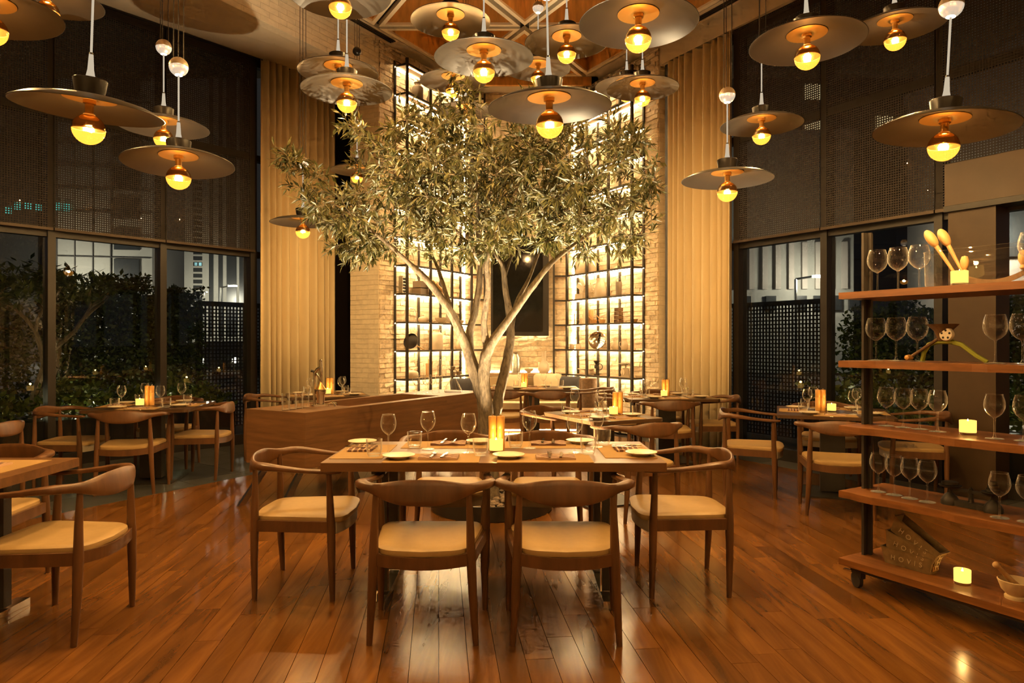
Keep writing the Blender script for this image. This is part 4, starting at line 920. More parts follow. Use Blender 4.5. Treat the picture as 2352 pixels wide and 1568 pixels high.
LP_ = {
 'jug': ([(0.0005, 0), (0.06, 0), (0.072, 0.03), (0.075, 0.10), (0.055, 0.17), (0.045, 0.20), (0.055, 0.235), (0.05, 0.235), (0.04, 0.2), (0.0005, 0.19)], 'stoneware'),
 'crock': ([(0.0005, 0), (0.075, 0), (0.08, 0.02), (0.08, 0.19), (0.06, 0.215), (0.045, 0.225), (0.045, 0.25), (0.055, 0.26), (0.0005, 0.26)], 'stoneware'),
 'bowl': ([(0.0005, 0), (0.03, 0), (0.035, 0.01), (0.075, 0.05), (0.082, 0.075), (0.078, 0.075), (0.06, 0.035), (0.0005, 0.02)], 'stoneware'),
 'pot': ([(0.0005, 0), (0.06, 0), (0.078, 0.03), (0.075, 0.065), (0.06, 0.08), (0.03, 0.09), (0.012, 0.095), (0.012, 0.11), (0.0005, 0.113)], 'stoneware'),
 'bottle': ([(0.0005, 0), (0.035, 0), (0.036, 0.12), (0.015, 0.17), (0.013, 0.22), (0.018, 0.225), (0.0005, 0.226)], 'clear_glass'),
 'cloche': ([(0.09, 0), (0.09, 0.12), (0.07, 0.18), (0.02, 0.205), (0.008, 0.21), (0.012, 0.225), (0.0005, 0.235)], 'clear_glass'),
 'mortar_bowl': ([(0.0005, 0), (0.025, 0), (0.03, 0.01), (0.045, 0.05), (0.04, 0.05), (0.0005, 0.02)], 'stoneware_dark'),
 'vase': ([(0.0005, 0), (0.07, 0), (0.095, 0.05), (0.085, 0.12), (0.04, 0.2), (0.035, 0.32), (0.045, 0.35), (0.04, 0.35), (0.0005, 0.33)], 'stoneware'),
 'churn': ([(0.0005, 0), (0.09, 0), (0.09, 0.26), (0.06, 0.31), (0.055, 0.34), (0.07, 0.37), (0.0005, 0.37)], 'steel'),
 'cup': ([(0.0005, 0), (0.035, 0), (0.04, 0.03), (0.04, 0.085), (0.037, 0.085), (0.0005, 0.01)], 'stoneware'),
 'cake_stand': ([(0.0005, 0), (0.06, 0), (0.02, 0.02), (0.018, 0.07), (0.12, 0.085), (0.122, 0.095), (0.0005, 0.092)], 'porcelain'),
}
HANDLED = {'jug': 0.075, 'cup': 0.045}
def ornament(kind, p, z, name, label, cat, mat=None, sc=1.0):
    prof, m0 = LP_[kind]; t = thing(name, label, cat, (p[0], p[1], z), 0, 'kitchen antiques on the niche shelves'); t.scale = (sc, sc, sc)
    MB().lathe(prof, 20).build('body', mat or m0, t, True)
    if kind in HANDLED:
        w = HANDLED[kind]; h = prof[-2][1]; MB().tube([(-w*0.8, 0, h*0.85), (-w*1.35, 0, h*0.8), (-w*1.4, 0, h*0.5), (-w*0.9, 0, h*0.25)], 0.008, 8).build('handle', mat or m0, t, True)
    if kind == 'mortar_bowl': MB().tube([(0, 0, 0.025), (-0.03, 0, 0.06), (-0.06, 0, 0.095)], [0.010, 0.007, 0.006], 8).build('pestle', mat or m0, t, True)
    return t
def sl(s): return bl(T0L+0.53*s, -0.135)
def sr(s): return br(T0R+0.53*s, -0.135)
E_ = 'on the left niche shelves'
for kind, s, k, name, lab, cat, mat, sc in (
    ('cloche', 0.38, 2, 'glass_cloche', 'glass cloche on the left niche shelves above the frying pan', 'cloche', None, 1), ('pot', 0.95, 2, 'lidded_pot', 'small lidded pot beside the glass cloche', 'pot', None, 1),
    ('bowl', 1.75, 2, 'mixing_bowl', 'wide stoneware bowl beside the leaning plate', 'bowl', None, 1.1), ('bowl', 2.7, 2, 'small_bowl', 'small bowl at the right end of the left shelves', 'bowl', None, 0.8),
    ('crock', 1.55, 1, 'tall_crock', 'tall ochre crock on the left niche shelves', 'crock', None, 1.15), ('vase', 2.65, 1, 'spoon_vase', 'ochre vase with narrow neck behind the tree stem', 'vase', None, 0.75),
    ('pot', 0.45, 0, 'squat_pot', 'squat pot behind the console wine glasses', 'pot', None, 1.2), ('bottle', 1.7, 0, 'tall_bottle', 'slim clear bottle left of the decanter', 'bottle', None, 1.1), ('bottle', 1.88, 0, 'tall_bottle', 'slim clear bottle second from the decanter', 'bottle', None, 1.2),
    ('mortar_bowl', 2.35, 0, 'small_mortar', 'small dark mortar and pestle, left of two near the decanter', 'mortar', None, 1.1), ('mortar_bowl', 2.62, 0, 'small_mortar', 'small dark mortar and pestle, right of two near the decanter', 'mortar', None, 1.1),
    ('crock', 0.7, 10, 'storage_jar', 'dark storage jar on the top left shelf', 'jar', 'stoneware_dark', 1), ('bottle', 1.2, 10, 'dark_bottle', 'dark bottle on the top left shelf', 'bottle', 'stoneware_dark', 1), ('jug', 0.6, 7, 'pale_jug', 'pale jug high on the left shelves behind leaves', 'jug', None, 1), ('crock', 1.2, 6, 'pale_crock', 'pale crock high on the left shelves behind leaves', 'crock', None, 1)):
    ornament(kind, sl(s), LEV[k], name, lab, cat, mat, sc)
for kind, s, k, name, lab, cat, mat, sc in (
    ('jug', 1.62, 3, 'tall_pitcher', 'tall pale pitcher on the right niche shelves', 'pitcher', None, 1.25), ('crock', 2.62, 4, 'round_jar', 'round pale jar on the right shelves, left of two under the leaves', 'jar', None, 1), ('crock', 2.05, 4, 'round_jar', 'round pale jar on the right shelves, right of two under the leaves', 'jar', None, 0.95),
    ('mortar_bowl', 1.95, 2, 'small_mortar', 'pale mortar and pestle, left of two on the right shelves', 'mortar', 'pale_wood', 1.3), ('mortar_bowl', 1.55, 2, 'small_mortar', 'pale mortar and pestle, right of two on the right shelves', 'mortar', 'pale_wood', 1.3),
    ('mortar_bowl', 0.12, 2, 'tiny_mortar', 'tiny mortar at the outer end of the right shelves', 'mortar', 'pale_wood', 1), ('cup', 3.02, 1, 'stoneware_mug', 'stoneware mug, first of two at the inner end of right shelves', 'mug', None, 1), ('cup', 2.72, 1, 'stoneware_mug', 'stoneware mug, second of two at the inner end of right shelves', 'mug', None, 1),
    ('jug', 0.95, 1, 'squat_jug', 'squat pale jug beside the silver tray', 'jug', None, 0.65), ('jug', 0.55, 1, 'squat_jug', 'squat pale jug nearest the right pier', 'jug', None, 0.7), ('cake_stand', 2.35, 0, 'cake_stand', 'white cake stand low on the right shelves', 'cake stand', None, 1), ('jug', 0.4, 8, 'pale_jug', 'pale jug high on the right shelves', 'jug', None, 1)):
    ornament(kind, sr(s), LEV[k], name, lab, cat, mat, sc)
def orn_mesh(name, label, cat, p, z, rz, parts):
    t = thing(name, label, cat, (p[0], p[1], z), rz, 'kitchen antiques on the niche shelves')
    for n_, mb, m_ in parts: mb.build(n_, m_, t, True)
    return t
orn_mesh('frying_pan', 'round frying pan leaning on the left niche shelves', 'pan', sl(0.5), LEV[1], math.radians(-25), [('pan', MB().lathe([(0.0005, 0), (0.10, 0), (0.115, 0.035), (0.112, 0.035), (0.098, 0.004), (0.0005, 0.004)], 24).xf(Matrix.Translation((0, -0.03, 0.118)) @ Matrix.Rotation(math.radians(72), 4, 'X')), 'iron_dark'), ('handle', MB().tube([(0.09, -0.03, 0.06), (0.20, -0.03, 0.01)], 0.009, 8), 'pale_wood')])
orn_mesh('leaning_plate', 'round plate leaning behind the olive stem', 'plate', sl(2.3), LEV[2], 0.4, [('dish', MB().lathe([(0.0005, 0), (0.07, 0), (0.10, 0.012), (0.0005, 0.006)], 24).xf(Matrix.Translation((0, 0.02, 0.098)) @ Matrix.Rotation(math.radians(75), 4, 'X')), 'stoneware_dark')])
mb = MB()
for i in range(3):
    for j in range(5): mb.box((-0.035+0.035*i, -0.038, 0.03+0.042*j), (0.024, 0.006, 0.028))
orn_mesh('box_grater', 'perforated box grater at the outer end of left shelves', 'grater', sl(0.1), LEV[3], math.radians(60), [('shell', MB().box((0, 0, 0.12), (0.12, 0.07, 0.24)), 'steel'), ('holes', mb, 'iron_dark')])
orn_mesh('wooden_crate', 'grey slatted crate on the left niche shelves', 'crate', sl(0.9), LEV[3], math.radians(60), [('slat', MB().box((0, 0, 0.05), (0.26, 0.14, 0.09)), 'stoneware_dark'), ('slat', MB().box((0, 0, 0.15), (0.26, 0.14, 0.09)), 'stoneware_dark')])
orn_mesh('rolling_pin', 'wooden rolling pin leaning on the left shelves', 'rolling pin', sl(1.75), LEV[3], math.radians(60), [('roller', MB().tube([(-0.14, 0, 0.2), (0.12, 0, 0.05)], 0.02, 12), 'pale_wood'), ('handle', MB().tube([(-0.2, 0, 0.235), (-0.14, 0, 0.2)], 0.009, 8), 'pale_wood'), ('handle', MB().tube([(0.12, 0, 0.05), (0.18, 0, 0.015)], 0.009, 8), 'pale_wood')])
orn_mesh('chopping_board', 'small wooden board standing on the low left shelf', 'board', sl(1.2), LEV[0], math.radians(60), [('board', MB().box((0, 0.0, 0.10), (0.14, 0.018, 0.20)), 'pale_wood'), ('handle', MB().box((0, 0.0, 0.23), (0.03, 0.018, 0.06)), 'pale_wood')])
# right hand shelf pieces
mb = [MB().prism([(-0.10, -0.05), (0.10, -0.05), (0.10, 0.05), (-0.10, 0.05)], 0, 0.09), MB().box((0, 0, 0.045), (0.19, 0.08, 0.08)).xf(Matrix.Translation((0, 0, 0.10)) @ Matrix.Translation((0.1, 0, 0)) @ Matrix.Rotation(math.radians(28), 4, 'Y') @ Matrix.Translation((-0.1, 0, 0))),
      MB().box((0, 0, 0.04), (0.19, 0.08, 0.07)).xf(Matrix.Translation((0, 0, 0.17)) @ Matrix.Translation((0.1, 0, 0)) @ Matrix.Rotation(math.radians(55), 4, 'Y') @ Matrix.Translation((-0.1, 0, 0)))]
orn_mesh('fanned_tins', 'three grey bread tins fanned upwards on the right shelves', 'tins', sr(2.55), LEV[3], math.radians(-60), [('tin', m_, 'stoneware') for m_ in mb])
orn_mesh('cylinder_grater', 'dark tall grater on the right shelves', 'grater', sr(0.8), LEV[3], 0, [('shell', MB().lathe([(0.04, 0), (0.045, 0.2), (0.04, 0.21), (0.0005, 0.21)], 16), 'stoneware_dark'), ('handle', MB().tube([(-0.035, 0, 0.21), (-0.03, 0, 0.25), (0.03, 0, 0.25), (0.035, 0, 0.21)], 0.005, 6), 'stoneware_dark')])
orn_mesh('tiered_stand', 'small two tier stand at the inner end of right shelves', 'stand', sr(2.9), LEV[2], 0, [('tier', MB().lathe([(0.0005, 0.07), (0.075, 0.075), (0.0005, 0.08)], 20), 'porcelain'), ('tier', MB().lathe([(0.0005, 0.16), (0.05, 0.165), (0.0005, 0.17)], 20), 'porcelain'), ('stem', MB().lathe([(0.05, 0), (0.01, 0.02), (0.008, 0.19), (0.0005, 0.2)], 12), 'porcelain')])
orn_mesh('cutting_boards', 'two pale cutting boards leaning on the right shelves', 'boards', sr(2.25), LEV[2], math.radians(-60), [('board', MB().box((0.03, 0.03, 0.11), (0.16, 0.016, 0.22)), 'pale_wood'), ('board', MB().box((-0.04, 0.0, 0.12), (0.13, 0.016, 0.24)), 'stoneware')])
orn_mesh('stacked_blocks', 'stack of dark banded tins on the right shelves', 'tins', sr(0.8), LEV[2], math.radians(-60), [('tin', MB().box((0, 0, 0.028+0.056*k), (0.12-0.006*k, 0.08, 0.05)), 'rusty_iron') for k in range(4)])
orn_mesh('silver_tray', 'round polished tray standing on edge on the right shelves', 'tray', sr(1.75), LEV[1], math.radians(-30), [('tray', MB().lathe([(0.0005, 0.0), (0.11, 0.0), (0.135, 0.018), (0.14, 0.016), (0.115, -0.006), (0.0005, -0.006)], 32).xf(Matrix.Translation((0, 0, 0.14)) @ Matrix.Rotation(math.radians(80), 4, 'X')), 'chrome')])
orn_mesh('hand_grinder', 'antique crank grinder on the low right shelf', 'grinder', sr(1.8), LEV[0], 0, [('base', MB().box((0, 0, 0.01), (0.08, 0.06, 0.02)), 'iron_dark'), ('body', MB().lathe([(0.012, 0.02), (0.012, 0.1), (0.035, 0.11), (0.035, 0.15), (0.02, 0.17), (0.05, 0.22), (0.045, 0.22)], 14), 'iron_dark'), ('wheel', MB().lathe([(0.04, -0.006), (0.05, -0.006), (0.05, 0.006), (0.04, 0.006), (0.04, -0.006)], 18).xf(Matrix.Translation((0.04, -0.04, 0.13)) @ Matrix.Rotation(math.pi/2, 4, 'X')), 'iron_dark')])
orn_mesh('kitchen_scale', 'pale kitchen scale with a round pan near the right pier', 'scale', sr(0.5), LEV[0], math.radians(-60), [('body', MB().lathe([(0.085, 0), (0.08, 0.02), (0.05, 0.13), (0.0005, 0.14)], 4), 'stoneware'), ('dial', MB().lathe([(0.0005, -0.004), (0.045, -0.004), (0.045, 0.004), (0.0005, 0.004)], 20).xf(Matrix.Translation((0, -0.055, 0.075)) @ Matrix.Rotation(math.pi/2, 4, 'X')), 'porcelain'), ('pan', MB().lathe([(0.0005, 0.17), (0.06, 0.175), (0.10, 0.20), (0.098, 0.204), (0.0005, 0.18)], 24), 'steel'), ('stem', MB().tube([(0, 0, 0.13), (0, 0, 0.175)], 0.01, 8), 'steel')])

# ---------------------------------------------------------------- banquette, cushions, wall screen
bq = thing('banquette', 'upholstered banquette bench under the wall screen', 'bench', (0.20, 10.45, 0))
MB().box((0, 0.08, 0.20), (1.56, 0.40, 0.30)).build('base', 'bench_fabric', bq)
MB().prism(rounded(1.60, 0.54, 0.04), 0.36, 0.45).build('seat_cushion', 'cushion_pale', bq, True)
MB().box((0, 0.32, 0.62), (1.60, 0.11, 0.36)).build('backrest', 'bench_fabric', bq)
MB().box((-0.08, 0.60, 0.83), (1.05, 0.46, 0.04)).build('ledge', 'shelf_board', bq)
MB().box((0, -0.10, 0.035), (1.5, 0.02, 0.02)).build('toe_light', 'led', bq)
MB().box((-0.08, 0.815, 0.856), (1.0, 0.008, 0.008)).build('ledge_fill_strip', 'led_soft', bq)  # strip added to brighten the niche back wall above the ledge
def cushion(x, y, z, w, h, mat, label, rx=-0.25, rz=0.0):
    rs = []
    for k, (sc, th) in enumerate(((0.05, 0.5), (0.5, 0.46), (0.8, 0.33), (0.95, 0.14), (1.0, 0.0), (0.95, -0.14), (0.8, -0.33), (0.5, -0.46), (0.05, -0.5))):
        ring = []
        for j in range(32):
            a = 2*math.pi*j/32; c, s_ = math.cos(a), math.sin(a); e = 0.32+0.2*(1-sc)
            cx, cy = math.copysign(abs(c)**e, c), math.copysign(abs(s_)**e, s_)
            pinch = 1-0.06*(1-abs(cx*cy))
            ring.append((cx*w/2*sc*pinch, th*0.16, cy*h/2*sc*pinch))
        rs.append(ring)
    o = MB().rings(rs).build('cushion', mat, None, True, (x, y, z+h/2*math.cos(rx)-0.01)); o.rotation_euler = (rx, 0, rz)
    return tag(o, label, 'cushion', 'cushions on the banquette')
cushion(0.86, 10.60, 0.45, 0.42, 0.40, 'cushion_dark', 'dark grey square cushion at the right end of the banquette', rz=-0.25)
cushion(0.55, 10.63, 0.45, 0.46, 0.44, 'cushion_pale', 'pale cushion with piped edge beside the dark grey cushion')
cushion(0.02, 10.63, 0.45, 0.46, 0.43, 'cushion_pale', 'pale cushion behind the banquette candle')
cushion(-0.70, 10.02, 0.45, 0.40, 0.40, 'cushion_dark', 'dark cushion left of the tree trunk by the decanter', rz=0.4)
MB().box((-0.72, 10.0, 0.225), (0.36, 0.5, 0.45), math.radians(-30)).build('side_bench', 'bench_fabric')
tag(bpy.data.objects['side_bench'], 'upholstered bench end behind the wooden console', 'bench')
ornament('churn', (0.06, 11.18), 0.85, 'milk_churn', 'grey milk churn on the ledge beside the tree stem', 'churn', None, 0.9)
ornament('bowl', (0.27, 11.16), 0.85, 'footed_bowl', 'small footed bowl on the ledge behind the banquette', 'bowl', None, 0.9)
ornament('vase', (0.51, 11.17), 0.85, 'necked_vase', 'tall narrow necked vase on the ledge', 'vase', None, 1.0)
orn_mesh('round_stool', 'round copper-brown stool beside the dark cushion', 'stool', (1.10, 10.08), 0, 0, [('drum', MB().lathe([(0.0005, 0), (0.13, 0), (0.13, 0.80), (0.12, 0.82), (0.0005, 0.82)], 24), 'rusty_iron')])
tv = thing('wall_screen', 'large black framed screen hung upright on the niche wall', 'television', (0.125, 11.22, 1.44))
MB().box((0, 0, 0.75), (0.93, 0.09, 1.5)).build('casing', 'frame_black', tv)
MB().box((-0.03, -0.05, 0.76), (0.80, 0.012, 1.38)).build('screen', 'screen_black', tv)
for zz in (0.05, 1.45): MB().box((0, 0.052, zz), (0.86, 0.012, 0.012)).build('screen_fill_strip', 'led', tv)  # hidden strips added to brighten the brick around the screen

# ---------------------------------------------------------------- display trolley at right
TRA = math.radians(-60); TRO = (1.81, 3.86)
def tr(s, w):
    a, b = rot2(s, w, TRA); return (TRO[0]+a, TRO[1]+b)
ZS = [1.62, 1.244, 0.886, 0.525, 0.153]; TL = 1.65
tro = thing('display_trolley', 'five tier wooden shelf trolley on black castors at the right', 'trolley', (TRO[0], TRO[1], 0), TRA)
r = random.Random(21)
for i, z in enumerate(ZS):
    ph = r.uniform(0, 6); front = [(TL*k/24, 0.012*math.sin(k*0.8+ph)+0.008*math.sin(k*1.9+ph*2) if i in (1, 2, 3) else 0.0) for k in range(25)]
    MB().prism(front+[(TL, 0.42), (0, 0.42)], z-0.036, z).build('shelf', 'trolley_wood', tro)
for s in (0.035, TL-0.035):
    MB().box((s, 0.205, (1.96+0.153)/2), (0.014, 0.085, 1.96-0.153)).build('post', 'steel_black', tro)
    MB().box((s+(0.012 if s < 1 else -0.012), 0.205, (1.96+0.153)/2), (0.03, 0.012, 1.96-0.153)).build('post_web', 'steel_black', tro)
MB().box((TL/2, 0.21, 0.105), (TL-0.1, 0.36, 0.022)).build('underframe', 'steel_black', tro)
for s in (0.07, TL-0.07):
    for w in (0.06, 0.36):
        c = MB().lathe([(0.0005, -0.014), (0.03, -0.014), (0.043, -0.010), (0.043, 0.010), (0.03, 0.014), (0.0005, 0.014)], 20).xf(Matrix.Translation((s, w, 0.043)) @ Matrix.Rotation(math.radians(65), 4, 'Z') @ Matrix.Rotation(math.pi/2, 4, 'Y')).build('castor', 'rubber', tro, True)
        MB().box((s+0.01, w, 0.075), (0.05, 0.045, 0.045)).build('fork', 'steel_black', c); MB().box((s-0.045, w-0.01, 0.085), (0.05, 0.02, 0.008)).build('brake', 'chrome', c)
ORD = ['leftmost', 'second', 'third', 'fourth']
def tglass(proto, lv, spots, txt):
    for i, (s, w) in enumerate(spots):
        p = tr(s, w); proto.place((p[0], p[1], ZS[lv]), RND.uniform(0, 6), 'wine glass, %s of %s' % (ORD[i], txt), 'wine glasses on the trolley')
tglass(WGB, 0, [(0.105, 0.19), (0.222, 0.19), (0.335, 0.19)], 'the three on the top trolley shelf')
tglass(WGB, 1, [(0.09, 0.20), (0.205, 0.20), (0.32, 0.20)], 'the three left of the grain mill')
tglass(WGM, 2, [(0.15, 0.20), (0.238, 0.21), (0.325, 0.21), (0.43, 0.19)], 'four on the middle trolley shelf')
tglass(WGM, 3, [(0.13, 0.16), (0.222, 0.155), (0.312, 0.145), (0.405, 0.14)], 'four left of the balance scale')
for s, w, lv, l in ((0.845, 0.20, 0, 'at the right end of the top trolley shelf'), (0.695, 0.20, 1, 'right of the grain mill'), (0.81, 0.20, 1, 'cut by the edge, right of the grain mill'), (0.71, 0.16, 2, 'right of the middle shelf candle'), (0.82, 0.19, 2, 'cut by the edge on the middle trolley shelf'), (0.755, 0.11, 3, 'right of the balance scale'), (0.86, 0.13, 3, 'cut by the edge, right of the balance scale')):
    p = tr(s, w); (WGB if lv < 2 else WGM).place((p[0], p[1], ZS[lv]), 0, 'wine glass '+l, 'wine glasses on the trolley')
for s, w, lv, l in ((0.595, 0.075, 0, 'on the top trolley shelf'), (0.57, 0.20, 2, 'on the middle trolley shelf'), (0.57, 0.15, 4, 'on the bottom trolley shelf')):
    p = tr(s, w); VOT.place((p[0], p[1], ZS[lv]), 0, 'glowing votive candle '+l, 'votive candles')
# wide glass vessel with wooden spoons, mezzaluna
p = tr(0.58, 0.235); ve = thing('glass_vessel', 'wide low glass vessel holding wooden spoons on the top trolley shelf', 'vessel', (p[0], p[1], ZS[0]), TRA)
def rr_ring(w, d, rad, z): return [(x, y, z) for x, y in rounded(w, d, rad, 4)]
MB().rings([rr_ring(0.40, 0.13, 0.03, 0.002), rr_ring(0.43, 0.155, 0.04, 0.02), rr_ring(0.44, 0.16, 0.045, 0.19)], True, False).build('wall', 'clear_glass', ve, True)
MB().rings([rr_ring(0.446, 0.166, 0.047, 0.188), rr_ring(0.446, 0.166, 0.047, 0.192), rr_ring(0.436, 0.156, 0.043, 0.192), rr_ring(0.436, 0.156, 0.043, 0.188)], False, False).build('rim', 'clear_glass', ve, True)
def spoon(a, b, label, name='wooden_spoon'):
    a, b = Vector(a), Vector(b); d = (b-a).normalized(); t = thing(name, label, 'spoon', (0, 0, 0))
    MB().tube([a, a.lerp(b, 0.5), b], [0.006, 0.008, 0.011], 10).build('handle', 'pale_wood', t, True)
    o = MB().sphere((0, 0, 0), 1, 16, 10); q = d.to_track_quat('Z', 'Y').to_matrix().to_4x4()
    o.xf(Matrix.Translation(b+d*0.045) @ q @ Matrix.Diagonal((0.034, 0.024, 0.052, 1))).build('bowl', 'pale_wood', t, True)
def T3(s, w, z): p_ = tr(s, w); return (p_[0], p_[1], z)
spoon(T3(0.535, 0.20, 1.65), T3(0.43, 0.175, 1.84), 'wooden spoon leaning out of the vessel, left of two')
spoon(T3(0.545, 0.25, 1.65), T3(0.455, 0.24, 1.845), 'wooden spoon leaning out of the vessel, right of two')
mz = thing('mezzaluna', 'curved mezzaluna chopper with two turned wooden handles', 'chopper', T3(0.66, 0.25, ZS[0]+0.004), TRA)
mb = MB(); up = []; lo = []
for k in range(13):
    u = -1+k/6; up.append((u*0.15, 0, 0.030+0.045*u*u)); lo.append((u*0.155, 0, 0.002+0.05*u*u))
vs = [(p_[0], -0.002, p_[2]) for p_ in up+lo]+[(p_[0], 0.002, p_[2]) for p_ in up+lo]; fs = []
for k in range(12): fs += [(k, k+1, 14+k, 13+k), (26+k+1, 26+k, 39+k, 40+k), (k+1, k, 26+k, 27+k), (13+k, 14+k, 40+k, 39+k)]
mb.add(vs, fs).build('blade', 'rusty_iron', mz)
for s in (-0.13, 0.13): MB().lathe([(0.005, 0.065), (0.014, 0.075), (0.009, 0.09), (0.019, 0.11), (0.020, 0.135), (0.014, 0.155), (0.0005, 0.16)], 14, (s, 0, 0)).build('handle', 'pale_wood', mz, True)
# green grain mill
gm = thing('grain_mill', 'antique grain mill with green legs and cone hopper', 'grain mill', T3(0.47, 0.20, ZS[1]), TRA)
MB().tube([(-0.125, 0, 0.0), (-0.115, 0, 0.05), (-0.09, 0, 0.09), (-0.045, 0, 0.105), (0.03, 0, 0.105)], [0.012, 0.012, 0.012, 0.013, 0.013], 8).build('leg', 'green_enamel', gm, True)
MB().tube([(0.02, 0, 0.105), (0.07, 0, 0.09), (0.14, 0, 0.035), (0.19, 0, 0.006)], [0.013, 0.012, 0.011, 0.010], 8).build('leg', 'green_enamel', gm, True)
MB().lathe([(0.022, 0.11), (0.030, 0.135), (0.040, 0.16), (0.075, 0.195), (0.070, 0.195), (0.036, 0.165), (0.0005, 0.15)], 20, (-0.02, 0, 0)).build('hopper', 'rusty_iron', gm, True)
face = MB().lathe([(0.0005, 0.0), (0.030, 0.0), (0.034, 0.006), (0.034, 0.02), (0.0005, 0.02)], 24).xf(Matrix.Translation((0.012, -0.035, 0.142)) @ Matrix.Rotation(-math.pi/2, 4, 'X')).build('face_plate', 'stoneware', gm, True)
for k in range(5):
    a = k*1.2566+0.3; MB().lathe([(0.0005, -0.001), (0.006, -0.001), (0.0005, 0.001)], 8).xf(Matrix.Translation((0.012+0.02*math.cos(a), -0.037, 0.142+0.02*math.sin(a))) @ Matrix.Rotation(math.pi/2, 4, 'X')).build('hole', 'iron_dark', face)
MB().tube([(-0.03, -0.01, 0.125), (-0.16, -0.03, 0.03)], 0.008, 8).build('crank', 'rusty_iron', gm, True)
MB().lathe([(0.0005, -0.03), (0.013, -0.024), (0.015, 0.0), (0.012, 0.02), (0.0005, 0.024)], 12).xf(Matrix.Translation((-0.17, -0.045, 0.022)) @ Matrix.Rotation(math.pi/2, 4, 'X')).build('knob', 'mill_wood', gm, True)
# balance scale
bs = thing('balance_scale', 'old black iron balance scale with stacked weights', 'scale', T3(0.585, 0.20, ZS[3]), TRA)
MB().box((0, 0, 0.014), (0.19, 0.05, 0.026)).build('base_bar', 'iron_dark', bs)
for s in (-0.10, 0.10):
    MB().lathe([(0.0005, 0), (0.042, 0), (0.042, 0.02), (0.028, 0.045), (0.012, 0.06), (0.010, 0.085)], 20, (s, 0, 0)).build('pillar', 'iron_dark', bs, True)
    MB().lathe([(0.0005, 0.088), (0.045, 0.088), (0.052, 0.096), (0.048, 0.099), (0.0005, 0.092)], 20, (s, 0, 0)).build('pan', 'iron_dark', bs, True)
MB().box((0, 0, 0.08), (0.21, 0.016, 0.014)).build('beam', 'iron_dark', bs)
MB().lathe([(0.014, 0.026), (0.009, 0.06), (0.012, 0.09), (0.0005, 0.105)], 12).build('fulcrum', 'iron_dark', bs, True)
for s, zz, rr_, l in ((0.10, 0.1, 0.030, 'largest, lowest of the weight stack'), (0.10, 0.118, 0.024, 'middle of the weight stack'), (0.10, 0.134, 0.018, 'smallest, top of the weight stack'), (-0.10, 0.1, 0.038, 'flat disc on the other pan')):
    p = tr(0.585+s, 0.20); o = MB().lathe([(0.0005, 0), (rr_, 0.0), (rr_, 0.013), (rr_*0.6, 0.016), (0.0005, 0.016)], 18).build('scale_weight', 'iron_dark', None, True, (p[0], p[1], ZS[3]+zz)); tag(o, 'dark iron scale weight, '+l, 'weight', 'weights on the balance scale')
# embossed bread tins, fanned
def text_mesh(body, size, depth=0.0015):
    cu = bpy.data.curves.new('text_tmp', 'FONT'); cu.body = body; cu.size = size; cu.extrude = depth; cu.space_character = 1.9; cu.align_x = 'CENTER'
    o = bpy.data.objects.new('text_tmp', cu); COL.objects.link(o); dg = bpy.context.evaluated_depsgraph_get(); dg.update()
    me = bpy.data.meshes.new_from_object(o.evaluated_get(dg)); bpy.data.objects.remove(o); me.materials.clear(); return me
TXT = text_mesh('HOVIS', 0.036); TXH = text_mesh('H', 0.045)
TLn, TW, THt = 0.275, 0.082, 0.085
def make_tin(k, label):
    ang = math.radians((0, 15, 31)[k]); lift = (0, THt+0.002, 2*THt*0.98-0.012)[k]
    pos = T3((0.435, 0.433, 0.430)[k], 0.175, ZS[4]+(0.001, 0.024, 0.050)[k])
    t = thing('bread_tin', label, 'bread tin', pos, TRA, 'bread tins'); t.rotation_euler = (0, ang, TRA)
    def rg(f, z): return [(-TLn*(1-(1-f)/2), -TW*f/2, z), (-TLn*(1-f)/2, -TW*f/2, z), (-TLn*(1-f)/2, TW*f/2, z), (-TLn*(1-(1-f)/2), TW*f/2, z)]
    MB().rings([rg(0.86, 0.0), rg(1.0, THt), rg(0.97, THt), rg(0.84, 0.003)], True, True).build('tin_body', 'old_tin', t)
    MB().rings([rg(1.03, THt-0.003), rg(1.03, THt+0.003), rg(0.97, THt+0.003), rg(0.97, THt-0.003)], False, False).build('rim', 'old_tin', t)
    o = obj('lettering', TXT, 'tin_letter', t); o.location = (-TLn/2, -TW*0.5*0.94-0.0015, 0.028); o.rotation_euler = (math.radians(86), 0, 0)
    o = obj('end_letter', TXH, 'tin_letter', t); o.location = (-TLn*0.012, 0.0, 0.026); o.rotation_euler = (math.radians(90), 0, math.radians(90))
    MB().box((-TLn*0.035+0.002, 0, 0.043), (0.003, 0.05, 0.05)).build('end_plate', 'brass' if k == 0 else 'old_tin', t)
    return t
make_tin(0, 'old embossed bread tin lying flat, lowest of the fanned stack'); make_tin(1, 'old embossed bread tin tilted, middle of the fanned stack'); make_tin(2, 'old embossed bread tin tilted steepest, top of the fanned stack')
p = T3(0.80, 0.16, ZS[4]); mo = thing('mortar_and_pestle', 'pale stone mortar with wooden pestle on the bottom trolley shelf', 'mortar', p)
MB().lathe([(0.0005, 0), (0.045, 0), (0.046, 0.012), (0.036, 0.018), (0.058, 0.04), (0.074, 0.085), (0.070, 0.088), (0.05, 0.045), (0.0005, 0.028)], 28).build('bowl', 'mortar_stone', mo, True)
MB().tube([(0.02, 0, 0.045), (-0.03, -0.005, 0.09), (-0.085, -0.012, 0.145), (-0.098, -0.014, 0.158)], [0.016, 0.013, 0.010, 0.014], 12).sphere((-0.102, -0.0145, 0.161), 0.015).build('pestle', 'pale_wood', mo, True)

